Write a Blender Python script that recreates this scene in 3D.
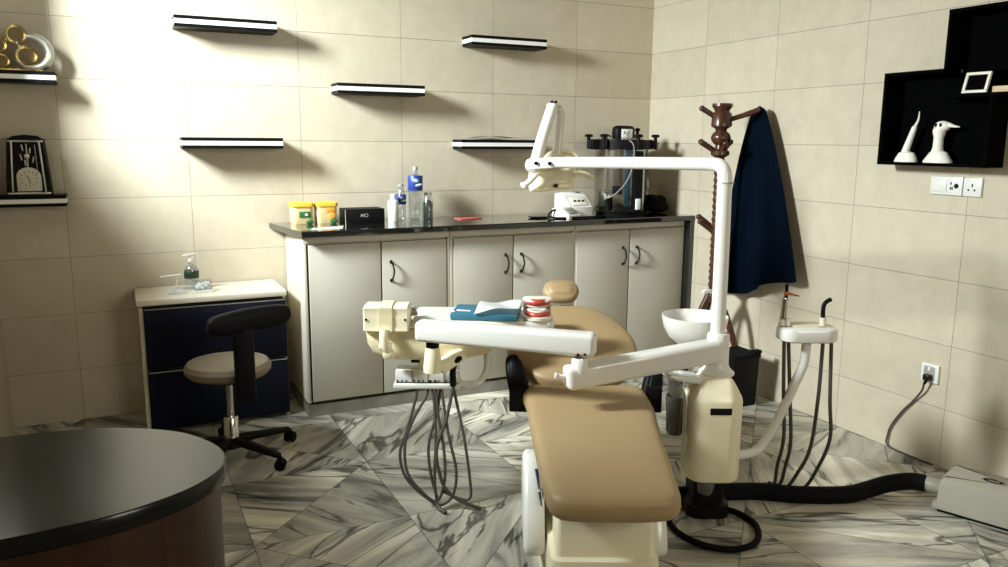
import bpy, bmesh, math, random
from mathutils import Matrix, Vector, noise
S = bpy.context.scene
COL = S.collection
for o in list(bpy.data.objects):
    bpy.data.objects.remove(o)
R = math.radians
random.seed(7)

# ------------------------------------------------------------------ camera
cam_d = bpy.data.cameras.new('camera')
cam = bpy.data.objects.new('camera', cam_d)
COL.objects.link(cam)
cam_d.sensor_width = 36.0
cam_d.lens = 798.05 / 1008 * 36.0
cam_d.clip_start = 0.05
cr = Vector((0.89984198, -0.43615408, 0.00735047))
cu = Vector((0.07022762, 0.16147821, 0.98437435))
cf = Vector((0.43052584, 0.88526516, -0.17593493))
cm = Matrix.Identity(4)
for i in range(3):
    cm[i][0], cm[i][1], cm[i][2] = cr[i], cu[i], -cf[i]
cm.translation = Vector((-3.38008, -4.65442, 1.48447))
cam.matrix_world = cm
S.camera = cam

# ------------------------------------------------------------------ world, light, exposure
W = bpy.data.worlds.new('world')
S.world = W
W.use_nodes = True
bg = W.node_tree.nodes['Background']
bg.inputs[0].default_value = (0.82, 0.92, 1.0, 1)
bg.inputs[1].default_value = 1.2
S.view_settings.view_transform = 'Standard'
S.view_settings.look = 'None'
S.view_settings.exposure = 0.0
S.view_settings.gamma = 1.0
S.view_settings.use_curve_mapping = False


def area(name, loc, target, sx, sy, power, color):
    d = bpy.data.lights.new(name, 'AREA')
    d.shape = 'RECTANGLE'
    d.size, d.size_y = sx, sy
    d.energy = power
    d.color = color
    o = bpy.data.objects.new(name, d)
    COL.objects.link(o)
    o.location = loc
    o.rotation_euler = (Vector(target) - Vector(loc)).to_track_quat('-Z', 'Y').to_euler()
    return o


# daylight through the left-wall ventilator; soft fill through an unseen window added behind the camera
WIN1 = (-1.90, -0.42, 1.77, 2.80)          # y0, y1, z0, z1 in the left wall
FILL_WIN = (-2.0, -0.8, 1.40, 2.50)            # x0, x1, z0, z1 in the front wall
YF = -5.9                                   # inside face of the front wall
sky = area('daylight_ventilator', (-4.95, -1.35, 2.85), (-1.2, 0.0, 2.3), 0.60, 0.75, 455, (0.90, 0.96, 1.0))
sky.data.spread = R(160)          # spread narrowed to dim the lower right wall
area('front_fill', (-1.4, YF - 0.13, 1.95), (-1.6, 0, 1.6), 1.2, 1.1, 58, (1.0, 0.92, 0.80))  # soft fill lamp outside the added front window

# ------------------------------------------------------------------ materials


def nodes(name):
    m = bpy.data.materials.new(name)
    m.use_nodes = True
    nt = m.node_tree
    return m, nt, nt.nodes['Principled BSDF']


def mat(name, col, rough=0.5, metal=0.0, spec=0.5, var=0.0, vscale=6.0, bump=0.0, bscale=60.0, coat=0.0, trans=0.0, alpha=1.0):
    m, nt, b = nodes(name)
    c = tuple(col) + (1,)
    b.inputs['Base Color'].default_value = c
    b.inputs['Roughness'].default_value = rough
    b.inputs['Metallic'].default_value = metal
    b.inputs['Specular IOR Level'].default_value = spec
    b.inputs['Coat Weight'].default_value = coat
    b.inputs['Coat Roughness'].default_value = 0.15
    b.inputs['Transmission Weight'].default_value = trans
    b.inputs['Alpha'].default_value = alpha
    tc = nt.nodes.new('ShaderNodeTexCoord')
    n = nt.nodes.new('ShaderNodeTexNoise')
    n.inputs['Scale'].default_value = vscale
    n.inputs['Detail'].default_value = 6
    nt.links.new(tc.outputs['Object'], n.inputs['Vector'])
    mx = nt.nodes.new('ShaderNodeMix')
    mx.data_type = 'RGBA'
    mx.inputs[6].default_value = tuple(x * (1 - var) for x in col) + (1,)
    mx.inputs[7].default_value = tuple(min(1, x * (1 + var)) for x in col) + (1,)
    nt.links.new(n.outputs['Fac'], mx.inputs[0])
    nt.links.new(mx.outputs[2], b.inputs['Base Color'])
    if bump:
        n2 = nt.nodes.new('ShaderNodeTexNoise')
        n2.inputs['Scale'].default_value = bscale
        n2.inputs['Detail'].default_value = 3
        nt.links.new(tc.outputs['Object'], n2.inputs['Vector'])
        bp = nt.nodes.new('ShaderNodeBump')
        bp.inputs['Strength'].default_value = bump
        bp.inputs['Distance'].default_value = 0.01
        nt.links.new(n2.outputs['Fac'], bp.inputs['Height'])
        nt.links.new(bp.outputs['Normal'], b.inputs['Normal'])
    return m


def mnode(nt, op, a, b=None, c=None):
    n = nt.nodes.new('ShaderNodeMath')
    n.operation = op
    for i, v in enumerate((a, b, c)):
        if v is None:
            continue
        if isinstance(v, (int, float)):
            n.inputs[i].default_value = v
        else:
            nt.links.new(v, n.inputs[i])
    return n.outputs[0]


def tile_mat(name, axis, off):
    """glazed cream wall tiles 0.602 x 0.30 m, stacked joints"""
    m, nt, b = nodes(name)
    g = nt.nodes.new('ShaderNodeNewGeometry')
    sp = nt.nodes.new('ShaderNodeSeparateXYZ')
    nt.links.new(g.outputs['Position'], sp.inputs[0])
    u = mnode(nt, 'ADD', sp.outputs[axis], off)
    v = mnode(nt, 'ADD', sp.outputs[2], 0.0244)
    cb = nt.nodes.new('ShaderNodeCombineXYZ')
    nt.links.new(u, cb.inputs[0])
    nt.links.new(v, cb.inputs[1])
    br = nt.nodes.new('ShaderNodeTexBrick')
    br.offset = 0.0
    br.squash = 1.0
    br.inputs['Scale'].default_value = 1.0
    br.inputs['Brick Width'].default_value = 0.602
    br.inputs['Row Height'].default_value = 0.30
    br.inputs['Mortar Size'].default_value = 0.0016
    br.inputs['Mortar Smooth'].default_value = 0.3
    br.inputs['Color1'].default_value = (0.53, 0.465, 0.352, 1)
    br.inputs['Color2'].default_value = (0.575, 0.51, 0.39, 1)
    br.inputs['Mortar'].default_value = (0.27, 0.24, 0.19, 1)
    nt.links.new(cb.outputs[0], br.inputs['Vector'])
    n = nt.nodes.new('ShaderNodeTexNoise')
    n.inputs['Scale'].default_value = 9
    n.inputs['Detail'].default_value = 8
    n.inputs['Roughness'].default_value = 0.7
    nt.links.new(g.outputs['Position'], n.inputs['Vector'])
    rp = nt.nodes.new('ShaderNodeValToRGB')
    rp.color_ramp.elements[0].position = 0.3
    rp.color_ramp.elements[0].color = (0.9, 0.885, 0.85, 1)
    rp.color_ramp.elements[1].position = 0.7
    rp.color_ramp.elements[1].color = (1.05, 1.04, 1.02, 1)
    nt.links.new(n.outputs['Fac'], rp.inputs[0])
    mx = nt.nodes.new('ShaderNodeMix')
    mx.data_type = 'RGBA'
    mx.blend_type = 'MULTIPLY'
    mx.inputs[0].default_value = 1
    nt.links.new(br.outputs['Color'], mx.inputs[6])
    nt.links.new(rp.outputs[0], mx.inputs[7])
    nt.links.new(mx.outputs[2], b.inputs['Base Color'])
    b.inputs['Roughness'].default_value = 0.32
    b.inputs['Specular IOR Level'].default_value = 0.35
    bp = nt.nodes.new('ShaderNodeBump')
    bp.inputs['Strength'].default_value = 0.5
    bp.inputs['Distance'].default_value = 0.002
    bp.invert = True
    nt.links.new(br.outputs['Fac'], bp.inputs['Height'])
    nt.links.new(bp.outputs['Normal'], b.inputs['Normal'])
    return m


def marble_mat():
    """polished grey marble tiles 0.6 m, veins running along alternating diagonals"""
    m, nt, b = nodes('marble_floor')
    g = nt.nodes.new('ShaderNodeNewGeometry')
    sp = nt.nodes.new('ShaderNodeSeparateXYZ')
    nt.links.new(g.outputs['Position'], sp.inputs[0])
    T = 0.60
    u = mnode(nt, 'DIVIDE', mnode(nt, 'ADD', sp.outputs[0], 2.409 + T * 8), T)
    v = mnode(nt, 'DIVIDE', mnode(nt, 'ADD', sp.outputs[1], 1.20 + T * 12), T)
    cu_ = mnode(nt, 'FLOOR', u)
    cv_ = mnode(nt, 'FLOOR', v)
    fu = mnode(nt, 'FRACT', u)
    fv = mnode(nt, 'FRACT', v)
    # every tile is cut on its diagonal into two triangles; the diagonal flips from tile to tile
    par = mnode(nt, 'MODULO', mnode(nt, 'ADD', cu_, cv_), 2.0)
    fu2 = mnode(nt, 'ABSOLUTE', mnode(nt, 'SUBTRACT', fu, par))
    diag = mnode(nt, 'SUBTRACT', fu2, fv)
    side = mnode(nt, 'GREATER_THAN', diag, 0.0)
    cell = nt.nodes.new('ShaderNodeCombineXYZ')
    nt.links.new(cu_, cell.inputs[0])
    nt.links.new(cv_, cell.inputs[1])
    nt.links.new(side, cell.inputs[2])
    wn = nt.nodes.new('ShaderNodeTexWhiteNoise')
    wn.noise_dimensions = '3D'
    nt.links.new(cell.outputs[0], wn.inputs['Vector'])
    rs = nt.nodes.new('ShaderNodeSeparateColor')
    nt.links.new(wn.outputs['Color'], rs.inputs[0])
    # vein direction follows the row: /// in one row, \\\ in the next, with a random swing
    row = mnode(nt, 'MODULO', cv_, 2.0)
    ang = mnode(nt, 'ADD', mnode(nt, 'ADD', R(48), mnode(nt, 'MULTIPLY', row, R(88))),
                mnode(nt, 'MULTIPLY', mnode(nt, 'SUBTRACT', rs.outputs[0], 0.5), R(38)))
    ca = mnode(nt, 'COSINE', ang)
    sa = mnode(nt, 'SINE', ang)
    al = mnode(nt, 'ADD', mnode(nt, 'MULTIPLY', sp.outputs[0], ca), mnode(nt, 'MULTIPLY', sp.outputs[1], sa))
    ac = mnode(nt, 'SUBTRACT', mnode(nt, 'MULTIPLY', sp.outputs[1], ca), mnode(nt, 'MULTIPLY', sp.outputs[0], sa))
    vec = nt.nodes.new('ShaderNodeCombineXYZ')
    nt.links.new(mnode(nt, 'MULTIPLY', al, 0.55), vec.inputs[0])
    nt.links.new(mnode(nt, 'MULTIPLY', ac, 3.3), vec.inputs[1])
    nt.links.new(mnode(nt, 'MULTIPLY', rs.outputs[1], 30.0), vec.inputs[2])
    n1 = nt.nodes.new('ShaderNodeTexNoise')
    n1.inputs['Scale'].default_value = 2.0
    n1.inputs['Detail'].default_value = 7
    n1.inputs['Roughness'].default_value = 0.62
    n1.inputs['Distortion'].default_value = 0.7
    nt.links.new(vec.outputs[0], n1.inputs['Vector'])
    rp = nt.nodes.new('ShaderNodeValToRGB')
    e = rp.color_ramp.elements
    e[0].position = 0.25
    e[0].color = (0.018, 0.018, 0.016, 1)
    e[1].position = 0.36
    e[1].color = (0.12, 0.115, 0.095, 1)
    for p, c in ((0.42, (0.30, 0.282, 0.23)), (0.52, (0.46, 0.432, 0.345)), (0.64, (0.68, 0.63, 0.51))):
        x = e.new(p)
        x.color = c + (1,)
    nt.links.new(n1.outputs['Fac'], rp.inputs[0])
    # thin dark veins
    n3 = nt.nodes.new('ShaderNodeTexNoise')
    n3.inputs['Scale'].default_value = 1.25
    n3.inputs['Detail'].default_value = 4
    n3.inputs['Distortion'].default_value = 1.1
    nt.links.new(vec.outputs[0], n3.inputs['Vector'])
    vd = mnode(nt, 'ABSOLUTE', mnode(nt, 'SUBTRACT', n3.outputs['Fac'], 0.47))
    vm = nt.nodes.new('ShaderNodeMapRange')
    vm.inputs['From Min'].default_value = 0.004
    vm.inputs['From Max'].default_value = 0.020
    vm.inputs['To Min'].default_value = 0.22
    vm.inputs['To Max'].default_value = 1.0
    nt.links.new(vd, vm.inputs['Value'])
    # tone of each piece and joints
    tone = mnode(nt, 'ADD', 0.62, mnode(nt, 'MULTIPLY', rs.outputs[2], 0.75))
    du = mnode(nt, 'MINIMUM', mnode(nt, 'SUBTRACT', 0.5, mnode(nt, 'ABSOLUTE', mnode(nt, 'SUBTRACT', fu, 0.5))),
               mnode(nt, 'SUBTRACT', 0.5, mnode(nt, 'ABSOLUTE', mnode(nt, 'SUBTRACT', fv, 0.5))))
    jj = mnode(nt, 'MINIMUM', du, mnode(nt, 'MULTIPLY', mnode(nt, 'ABSOLUTE', diag), 0.7))
    jm = nt.nodes.new('ShaderNodeMapRange')
    jm.inputs['From Min'].default_value = 0.002
    jm.inputs['From Max'].default_value = 0.006
    jm.inputs['To Min'].default_value = 0.45
    jm.inputs['To Max'].default_value = 1.0
    nt.links.new(jj, jm.inputs['Value'])
    f = mnode(nt, 'MULTIPLY', mnode(nt, 'MULTIPLY', tone, jm.outputs[0]), vm.outputs[0])
    sc = nt.nodes.new('ShaderNodeVectorMath')
    sc.operation = 'SCALE'
    nt.links.new(rp.outputs[0], sc.inputs[0])
    nt.links.new(f, sc.inputs['Scale'])
    nt.links.new(sc.outputs[0], b.inputs['Base Color'])
    b.inputs['Roughness'].default_value = 0.36
    b.inputs['Specular IOR Level'].default_value = 0.3
    return m


def granite_mat(name, rough):
    m, nt, b = nodes(name)
    tc = nt.nodes.new('ShaderNodeTexCoord')
    n = nt.nodes.new('ShaderNodeTexNoise')
    n.inputs['Scale'].default_value = 140
    n.inputs['Detail'].default_value = 4
    nt.links.new(tc.outputs['Object'], n.inputs['Vector'])
    rp = nt.nodes.new('ShaderNodeValToRGB')
    rp.color_ramp.elements[0].position = 0.5
    rp.color_ramp.elements[0].color = (0.006, 0.006, 0.006, 1)
    rp.color_ramp.elements[1].position = 0.75
    rp.color_ramp.elements[1].color = (0.022, 0.022, 0.021, 1)
    nt.links.new(n.outputs['Fac'], rp.inputs[0])
    nt.links.new(rp.outputs[0], b.inputs['Base Color'])
    b.inputs['Roughness'].default_value = rough
    b.inputs['Specular IOR Level'].default_value = 0.7
    b.inputs['Coat Weight'].default_value = 0.6
    b.inputs['Coat Roughness'].default_value = 0.05
    return m


def wood_mat(name, c0, c1, rough=0.4, scale=3.0):
    m, nt, b = nodes(name)
    tc = nt.nodes.new('ShaderNodeTexCoord')
    mp = nt.nodes.new('ShaderNodeMapping')
    mp.inputs['Scale'].default_value = (9, 9, 0.6)
    nt.links.new(tc.outputs['Object'], mp.inputs[0])
    n = nt.nodes.new('ShaderNodeTexNoise')
    n.inputs['Scale'].default_value = scale
    n.inputs['Detail'].default_value = 6
    n.inputs['Distortion'].default_value = 0.6
    nt.links.new(mp.outputs[0], n.inputs['Vector'])
    rp = nt.nodes.new('ShaderNodeValToRGB')
    rp.color_ramp.elements[0].position = 0.3
    rp.color_ramp.elements[0].color = c0 + (1,)
    rp.color_ramp.elements[1].position = 0.7
    rp.color_ramp.elements[1].color = c1 + (1,)
    nt.links.new(n.outputs['Fac'], rp.inputs[0])
    nt.links.new(rp.outputs[0], b.inputs['Base Color'])
    b.inputs['Roughness'].default_value = rough
    return m


def pane_mat(name, tint=(1, 1, 1), gloss=0.08):
    m = bpy.data.materials.new(name)
    m.use_nodes = True
    nt = m.node_tree
    nt.nodes.clear()
    out = nt.nodes.new('ShaderNodeOutputMaterial')
    t = nt.nodes.new('ShaderNodeBsdfTransparent')
    t.inputs[0].default_value = tint + (1,)
    gl = nt.nodes.new('ShaderNodeBsdfGlossy')
    gl.inputs['Roughness'].default_value = 0.05
    mx = nt.nodes.new('ShaderNodeMixShader')
    mx.inputs[0].default_value = gloss
    nt.links.new(t.outputs[0], mx.inputs[1])
    nt.links.new(gl.outputs[0], mx.inputs[2])
    nt.links.new(mx.outputs[0], out.inputs[0])
    return m


M = {}
M['tile_x'] = tile_mat('tile_back', 0, 0.6010 + 0.602 * 20)
M['tile_y'] = tile_mat('tile_side', 1, 0.5655 + 0.602 * 20)
M['marble'] = marble_mat()
M['plaster'] = mat('plaster', (0.30, 0.27, 0.22), 0.9, var=0.04)
M['granite'] = granite_mat('black_granite', 0.05)
M['desk_glass'] = mat('black_gloss_top', (0.008, 0.008, 0.0075), 0.2, spec=0.3, var=0.3, vscale=4)
M['desk_wood'] = wood_mat('desk_wood', (0.022, 0.007, 0.002), (0.045, 0.015, 0.004), 0.42)
M['cab'] = mat('cabinet_laminate', (0.52, 0.485, 0.395), 0.42, var=0.04, vscale=5)
M['cab_edge'] = mat('cabinet_edge_cream', (0.62, 0.57, 0.47), 0.45, var=0.04)
M['gap'] = mat('dark_gap', (0.012, 0.011, 0.010), 0.8)
M['kick'] = mat('toe_kick_marble', (0.26, 0.24, 0.20), 0.4, var=0.7, vscale=7)
M['bronze'] = mat('dark_bronze', (0.035, 0.028, 0.02), 0.3, metal=0.9)
M['chrome'] = mat('chrome', (0.62, 0.60, 0.56), 0.16, metal=1.0, var=0.05)
M['steel'] = mat('polished_steel', (0.42, 0.41, 0.375), 0.17, metal=1.0, var=0.08, vscale=3)
M['white'] = mat('white_enamel', (0.74, 0.72, 0.66), 0.28, coat=0.3, var=0.015)
M['cream'] = mat('cream_plastic', (0.84, 0.76, 0.53), 0.36, coat=0.2, var=0.02)
M['yellowed'] = mat('yellowed_plastic', (0.78, 0.68, 0.43), 0.38, coat=0.2, var=0.04)
M['tan'] = mat('tan_vinyl', (0.35, 0.24, 0.118), 0.47, spec=0.4, var=0.10, vscale=5, bump=0.06, bscale=380)
M['tan_light'] = mat('tan_vinyl_light', (0.23, 0.18, 0.122), 0.45, spec=0.4, var=0.08, vscale=5, bump=0.06, bscale=380)
M['black'] = mat('black_plastic', (0.004, 0.004, 0.004), 0.5, spec=0.14, var=0.2)
M['black_soft'] = mat('black_rubber', (0.004, 0.004, 0.004), 0.7, spec=0.1, var=0.2)
M['hose'] = mat('grey_hose', (0.06, 0.055, 0.043), 0.55, var=0.15)
M['black_matte'] = mat('black_matte_board', (0.0015, 0.0015, 0.0015), 0.9, spec=0.02)
M['shelf_black'] = mat('shelf_black', (0.004, 0.004, 0.004), 0.45, spec=0.1)
M['shelf_white'] = mat('shelf_white', (0.86, 0.84, 0.79), 0.4)
M['navy'] = mat('navy_front', (0.003, 0.0045, 0.016), 0.45, spec=0.2, var=0.1)
M['chest_cream'] = mat('chest_cream', (0.66, 0.58, 0.42), 0.5, var=0.06)
M['chest_top'] = mat('chest_top_lit', (0.76, 0.70, 0.56), 0.45, var=0.04)  # cream laminate, lightened to carry the daylight falling on the top
M['navy_cloth'] = mat('navy_cloth', (0.0014, 0.007, 0.018), 0.9, spec=0.1, var=0.25, vscale=9, bump=0.3, bscale=160)
M['turned'] = wood_mat('turned_dark_wood', (0.035, 0.012, 0.006), (0.085, 0.030, 0.014), 0.25)
M['gold'] = mat('gold', (0.48, 0.34, 0.12), 0.25, metal=1.0, var=0.15, vscale=25)
M['gold_face'] = mat('gold_face', (0.16, 0.10, 0.03), 0.45, metal=0.2, var=0.2, vscale=30)
M['silver'] = mat('silver', (0.58, 0.56, 0.50), 0.28, metal=0.8, var=0.1, vscale=20)
M['paper'] = mat('white_paper', (0.88, 0.87, 0.84), 0.8)
M['blue'] = mat('blue_pad', (0.018, 0.12, 0.185), 0.5, var=0.1)
M['red'] = mat('gum_red', (0.44, 0.055, 0.035), 0.35, var=0.2, vscale=30)
M['ivory'] = mat('ivory', (0.78, 0.73, 0.60), 0.35, var=0.05)
M['pink'] = mat('pink_card', (0.50, 0.12, 0.10), 0.6, var=0.15)
M['yellow'] = mat('yellow_lid', (0.85, 0.52, 0.05), 0.45, var=0.06)
M['tub'] = mat('tub_label', (0.80, 0.62, 0.30), 0.5, var=0.25, vscale=38)
M['orange_art'] = mat('orange_label_print', (0.80, 0.34, 0.04), 0.5, var=0.25, vscale=40)
M['green'] = mat('green_label', (0.02, 0.14, 0.035), 0.5, var=0.1)
M['dark_green'] = mat('dark_green_label', (0.010, 0.035, 0.014), 0.5, var=0.4, vscale=30)
M['blue_label'] = mat('blue_label', (0.015, 0.04, 0.22), 0.4, var=0.2, vscale=30)
M['label_light'] = mat('label_light', (0.55, 0.65, 0.78), 0.45)
M['clear'] = pane_mat('clear_plastic', (0.86, 0.90, 0.92), 0.16)
M['glass'] = pane_mat('clear_glass', (0.95, 0.97, 0.97), 0.08)
M['dark_glass'] = mat('dark_jar', (0.04, 0.05, 0.035), 0.15, var=0.3, vscale=20)
M['grey_plate'] = mat('grey_plate', (0.30, 0.29, 0.26), 0.4)
M['orange_tip'] = mat('orange_tip', (0.55, 0.11, 0.03), 0.45)
M['smoke'] = mat('smoky_plastic', (0.11, 0.10, 0.085), 0.25, var=0.3, vscale=14)
M['beige'] = mat('beige_block', (0.62, 0.47, 0.28), 0.6, var=0.05)
M['teal'] = mat('teal_stripe', (0.008, 0.035, 0.05), 0.4)
M['model_bone'] = mat('plaster_white', (0.80, 0.76, 0.66), 0.6, var=0.04)
M['dial'] = mat('clock_dial', (0.60, 0.55, 0.43), 0.5, var=0.05)
M['mag_brown'] = mat('magazine_brown', (0.06, 0.032, 0.018), 0.4, var=0.3, vscale=20)
M['motor_shell'] = mat('motor_shell', (0.33, 0.305, 0.24), 0.45, var=0.05, vscale=40)
M['emblem_ink'] = mat('emblem_ink', (0.012, 0.03, 0.055), 0.4)
M['frame_white'] = mat('white_window_frame', (0.75, 0.74, 0.70), 0.5)

# ------------------------------------------------------------------ mesh builder


class MB:
    def __init__(s, X=None):
        s.bm = bmesh.new()
        s.X = X or Matrix.Identity(4)

    def _merge(s, b, X=None):
        me = bpy.data.meshes.new('t')
        b.to_mesh(me)
        b.free()
        me.transform(s.X @ (X or Matrix.Identity(4)))
        s.bm.from_mesh(me)
        bpy.data.meshes.remove(me)
        return s

    def box(s, c, size, bevel=0.0, seg=2, rot=None):
        b = bmesh.new()
        bmesh.ops.create_cube(b, size=1)
        for v in b.verts:
            v.co = Vector((v.co.x * size[0], v.co.y * size[1], v.co.z * size[2]))
        if bevel:
            bmesh.ops.bevel(b, geom=b.edges[:], offset=min(bevel, min(size) * 0.49), segments=seg, profile=0.5, affect='EDGES')
        X = Matrix.Translation(c)
        if rot:
            X = X @ (Matrix.Rotation(rot[2], 4, 'Z') @ Matrix.Rotation(rot[1], 4, 'Y') @ Matrix.Rotation(rot[0], 4, 'X'))
        return s._merge(b, X)

    def bb(s, x0, x1, y0, y1, z0, z1, bevel=0.0, seg=2):
        return s.box(((x0 + x1) / 2, (y0 + y1) / 2, (z0 + z1) / 2), (abs(x1 - x0), abs(y1 - y0), abs(z1 - z0)), bevel, seg)

    def bar(s, p0, p1, w, h, bevel=0.0, seg=3, w1=None, h1=None):
        """rounded-rectangle bar from p0 to p1 (w sideways, h upright), may taper"""
        p0, p1 = Vector(p0), Vector(p1)
        d = (p1 - p0)
        x = d.normalized()
        y = Vector((0, 0, 1)).cross(x)
        if y.length < 1e-4:
            y = Vector((0, 1, 0))
        y.normalize()
        z = x.cross(y)
        b = bmesh.new()
        bmesh.ops.create_cube(b, size=1)
        for v in b.verts:
            t = v.co.x + 0.5
            ww = w + ((w1 or w) - w) * t
            hh = h + ((h1 or h) - h) * t
            v.co = Vector((v.co.x * d.length, v.co.y * ww, v.co.z * hh))
        if bevel:
            bmesh.ops.bevel(b, geom=b.edges[:], offset=bevel, segments=seg, profile=0.5, affect='EDGES')
        X = Matrix.Identity(4)
        for i in range(3):
            X[i][0], X[i][1], X[i][2] = x[i], y[i], z[i]
        X.translation = (p0 + p1) / 2
        return s._merge(b, X)

    def lathe(s, prof, origin=(0, 0, 0), axis=(0, 0, 1), seg=32, sx=1.0, sy=1.0):
        b = bmesh.new()
        rings = []
        for r, z in prof:
            if r < 1e-6:
                rings.append([b.verts.new((0, 0, z))])
            else:
                rings.append([b.verts.new((r * sx * math.cos(2 * math.pi * k / seg), r * sy * math.sin(2 * math.pi * k / seg), z)) for k in range(seg)])
        for a, c in zip(rings, rings[1:]):
            for k in range(seg):
                k2 = (k + 1) % seg
                if len(a) == 1 and len(c) == 1:
                    continue
                if len(a) == 1:
                    b.faces.new((a[0], c[k2], c[k]))
                elif len(c) == 1:
                    b.faces.new((a[k], a[k2], c[0]))
                else:
                    b.faces.new((a[k], a[k2], c[k2], c[k]))
        for rg, flip in ((rings[0], True), (rings[-1], False)):
            if len(rg) > 1 and (Vector(rings[0][0].co) - Vector(rings[-1][0].co)).length > 1e-6:
                b.faces.new(rg[::-1] if flip else rg)
        bmesh.ops.recalc_face_normals(b, faces=b.faces[:])
        q = Vector((0, 0, 1)).rotation_difference(Vector(axis).normalized())
        return s._merge(b, Matrix.Translation(origin) @ q.to_matrix().to_4x4())

    def cyl(s, p0, p1, r0, r1=None, seg=20, bevel=0.0):
        p0, p1 = Vector(p0), Vector(p1)
        L = (p1 - p0).length
        r1 = r0 if r1 is None else r1
        if bevel:
            pr = [(0, 0), (r0 - bevel, 0), (r0 - bevel * .3, bevel * .3), (r0, bevel), (r1, L - bevel), (r1 - bevel * .3, L - bevel * .3), (r1 - bevel, L), (0, L)]
        else:
            pr = [(0, 0), (r0, 0), (r1, L), (0, L)]
        return s.lathe(pr, p0, p1 - p0, seg)

    def tube(s, pts, r, seg=8, sub=6, r1=None, smooth=True):
        P = [Vector(p) for p in pts]
        if smooth and len(P) > 2:
            Q = [P[0] * 2 - P[1]] + P + [P[-1] * 2 - P[-2]]
            out = []
            for i in range(1, len(Q) - 2):
                for k in range(sub):
                    t = k / sub
                    a, b_, c, d = Q[i - 1], Q[i], Q[i + 1], Q[i + 2]
                    out.append(0.5 * ((2 * b_) + (c - a) * t + (2 * a - 5 * b_ + 4 * c - d) * t * t + (3 * b_ - a - 3 * c + d) * t ** 3))
            out.append(P[-1])
            P = out
        b = bmesh.new()
        up = None
        rings = []
        n = len(P)
        for i, p in enumerate(P):
            t = (P[min(i + 1, n - 1)] - P[max(i - 1, 0)])
            if t.length < 1e-9:
                t = Vector((0, 0, 1))
            t.normalize()
            if up is None:
                up = t.orthogonal().normalized()
            up = (up - t * up.dot(t))
            if up.length < 1e-6:
                up = t.orthogonal()
            up.normalize()
            sd = t.cross(up)
            rr = r if r1 is None else r + (r1 - r) * i / (n - 1)
            rings.append([b.verts.new(p + (up * math.cos(2 * math.pi * k / seg) + sd * math.sin(2 * math.pi * k / seg)) * rr) for k in range(seg)])
        for a, c in zip(rings, rings[1:]):
            for k in range(seg):
                b.faces.new((a[k], a[(k + 1) % seg], c[(k + 1) % seg], c[k]))
        b.faces.new(rings[0][::-1])
        b.faces.new(rings[-1])
        bmesh.ops.recalc_face_normals(b, faces=b.faces[:])
        return s._merge(b)

    def rings(s, outline, levels, X=None, domes=()):
        """outline: list of (x,y); levels: list of (inset, z). Builds a closed soft solid."""
        P = [Vector((p[0], p[1])) for p in outline]
        n = len(P)
        area2 = sum(P[i].x * P[(i + 1) % n].y - P[(i + 1) % n].x * P[i].y for i in range(n))
        if area2 < 0:
            P.reverse()
        c = sum(P, Vector((0, 0))) / n
        N = []
        for i in range(n):
            t = P[(i + 1) % n] - P[i - 1]
            N.append(Vector((-t.y, t.x)).normalized())
        b = bmesh.new()
        R_ = []
        for ins, z in levels:
            R_.append([b.verts.new((P[i].x + N[i].x * ins, P[i].y + N[i].y * ins, z)) for i in range(n)])
        for a, d in zip(R_, R_[1:]):
            for k in range(n):
                b.faces.new((a[k], a[(k + 1) % n], d[(k + 1) % n], d[k]))
        zl = levels[-1][1]
        for sc_, dz in domes:
            base = [(P[i] + N[i] * levels[-1][0]) for i in range(n)]
            R_.append([b.verts.new((c.x + (q.x - c.x) * sc_, c.y + (q.y - c.y) * sc_, zl + dz)) for q in base])
            for k in range(n):
                b.faces.new((R_[-2][k], R_[-2][(k + 1) % n], R_[-1][(k + 1) % n], R_[-1][k]))
        for rg, z in ((R_[0], levels[0][1]), (R_[-1], R_[-1][0].co.z)):
            cv = b.verts.new((c.x, c.y, z))
            for k in range(n):
                b.faces.new((rg[k], rg[(k + 1) % n], cv))
        bmesh.ops.recalc_face_normals(b, faces=b.faces[:])
        return s._merge(b, X)

    def pad(s, outline, t, X=None, e=0.03, dome=0.01):
        lv = [(e * 1.2, -t)]
        for k in range(0, 5):
            a = math.pi / 2 * k / 4
            lv.append((e * (1 - math.sin(a)), -t + min(e, t * .5) * (1 - math.cos(a)) * 1.0))
        for k in range(1, 5):
            a = math.pi / 2 * k / 4
            lv.append((e * (1 - math.cos(a)), -min(e, t * .5) * (1 - math.sin(a))))
        return s.rings(outline, lv, X, [(.92, dome * .35), (.8, dome * .7), (.6, dome * .9), (.4, dome), (.2, dome)])

    def ell(s, c, r, seg=24, n=12, rot=None):
        b = bmesh.new()
        bmesh.ops.create_uvsphere(b, u_segments=seg, v_segments=n, radius=1)
        X = Matrix.Translation(c)
        if rot:
            X = X @ (Matrix.Rotation(rot[2], 4, 'Z') @ Matrix.Rotation(rot[1], 4, 'Y') @ Matrix.Rotation(rot[0], 4, 'X'))
        return s._merge(b, X @ Matrix.Diagonal((r[0], r[1], r[2], 1)))

    def grid(s, fn, nu, nv, thick=0.0):
        b = bmesh.new()
        V = [[b.verts.new(fn(i / nu, j / nv)) for j in range(nv + 1)] for i in range(nu + 1)]
        for i in range(nu):
            for j in range(nv):
                b.faces.new((V[i][j], V[i + 1][j], V[i + 1][j + 1], V[i][j + 1]))
        if thick:
            bmesh.ops.solidify(b, geom=b.faces[:], thickness=thick)
        bmesh.ops.recalc_face_normals(b, faces=b.faces[:])
        return s._merge(b)

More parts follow.
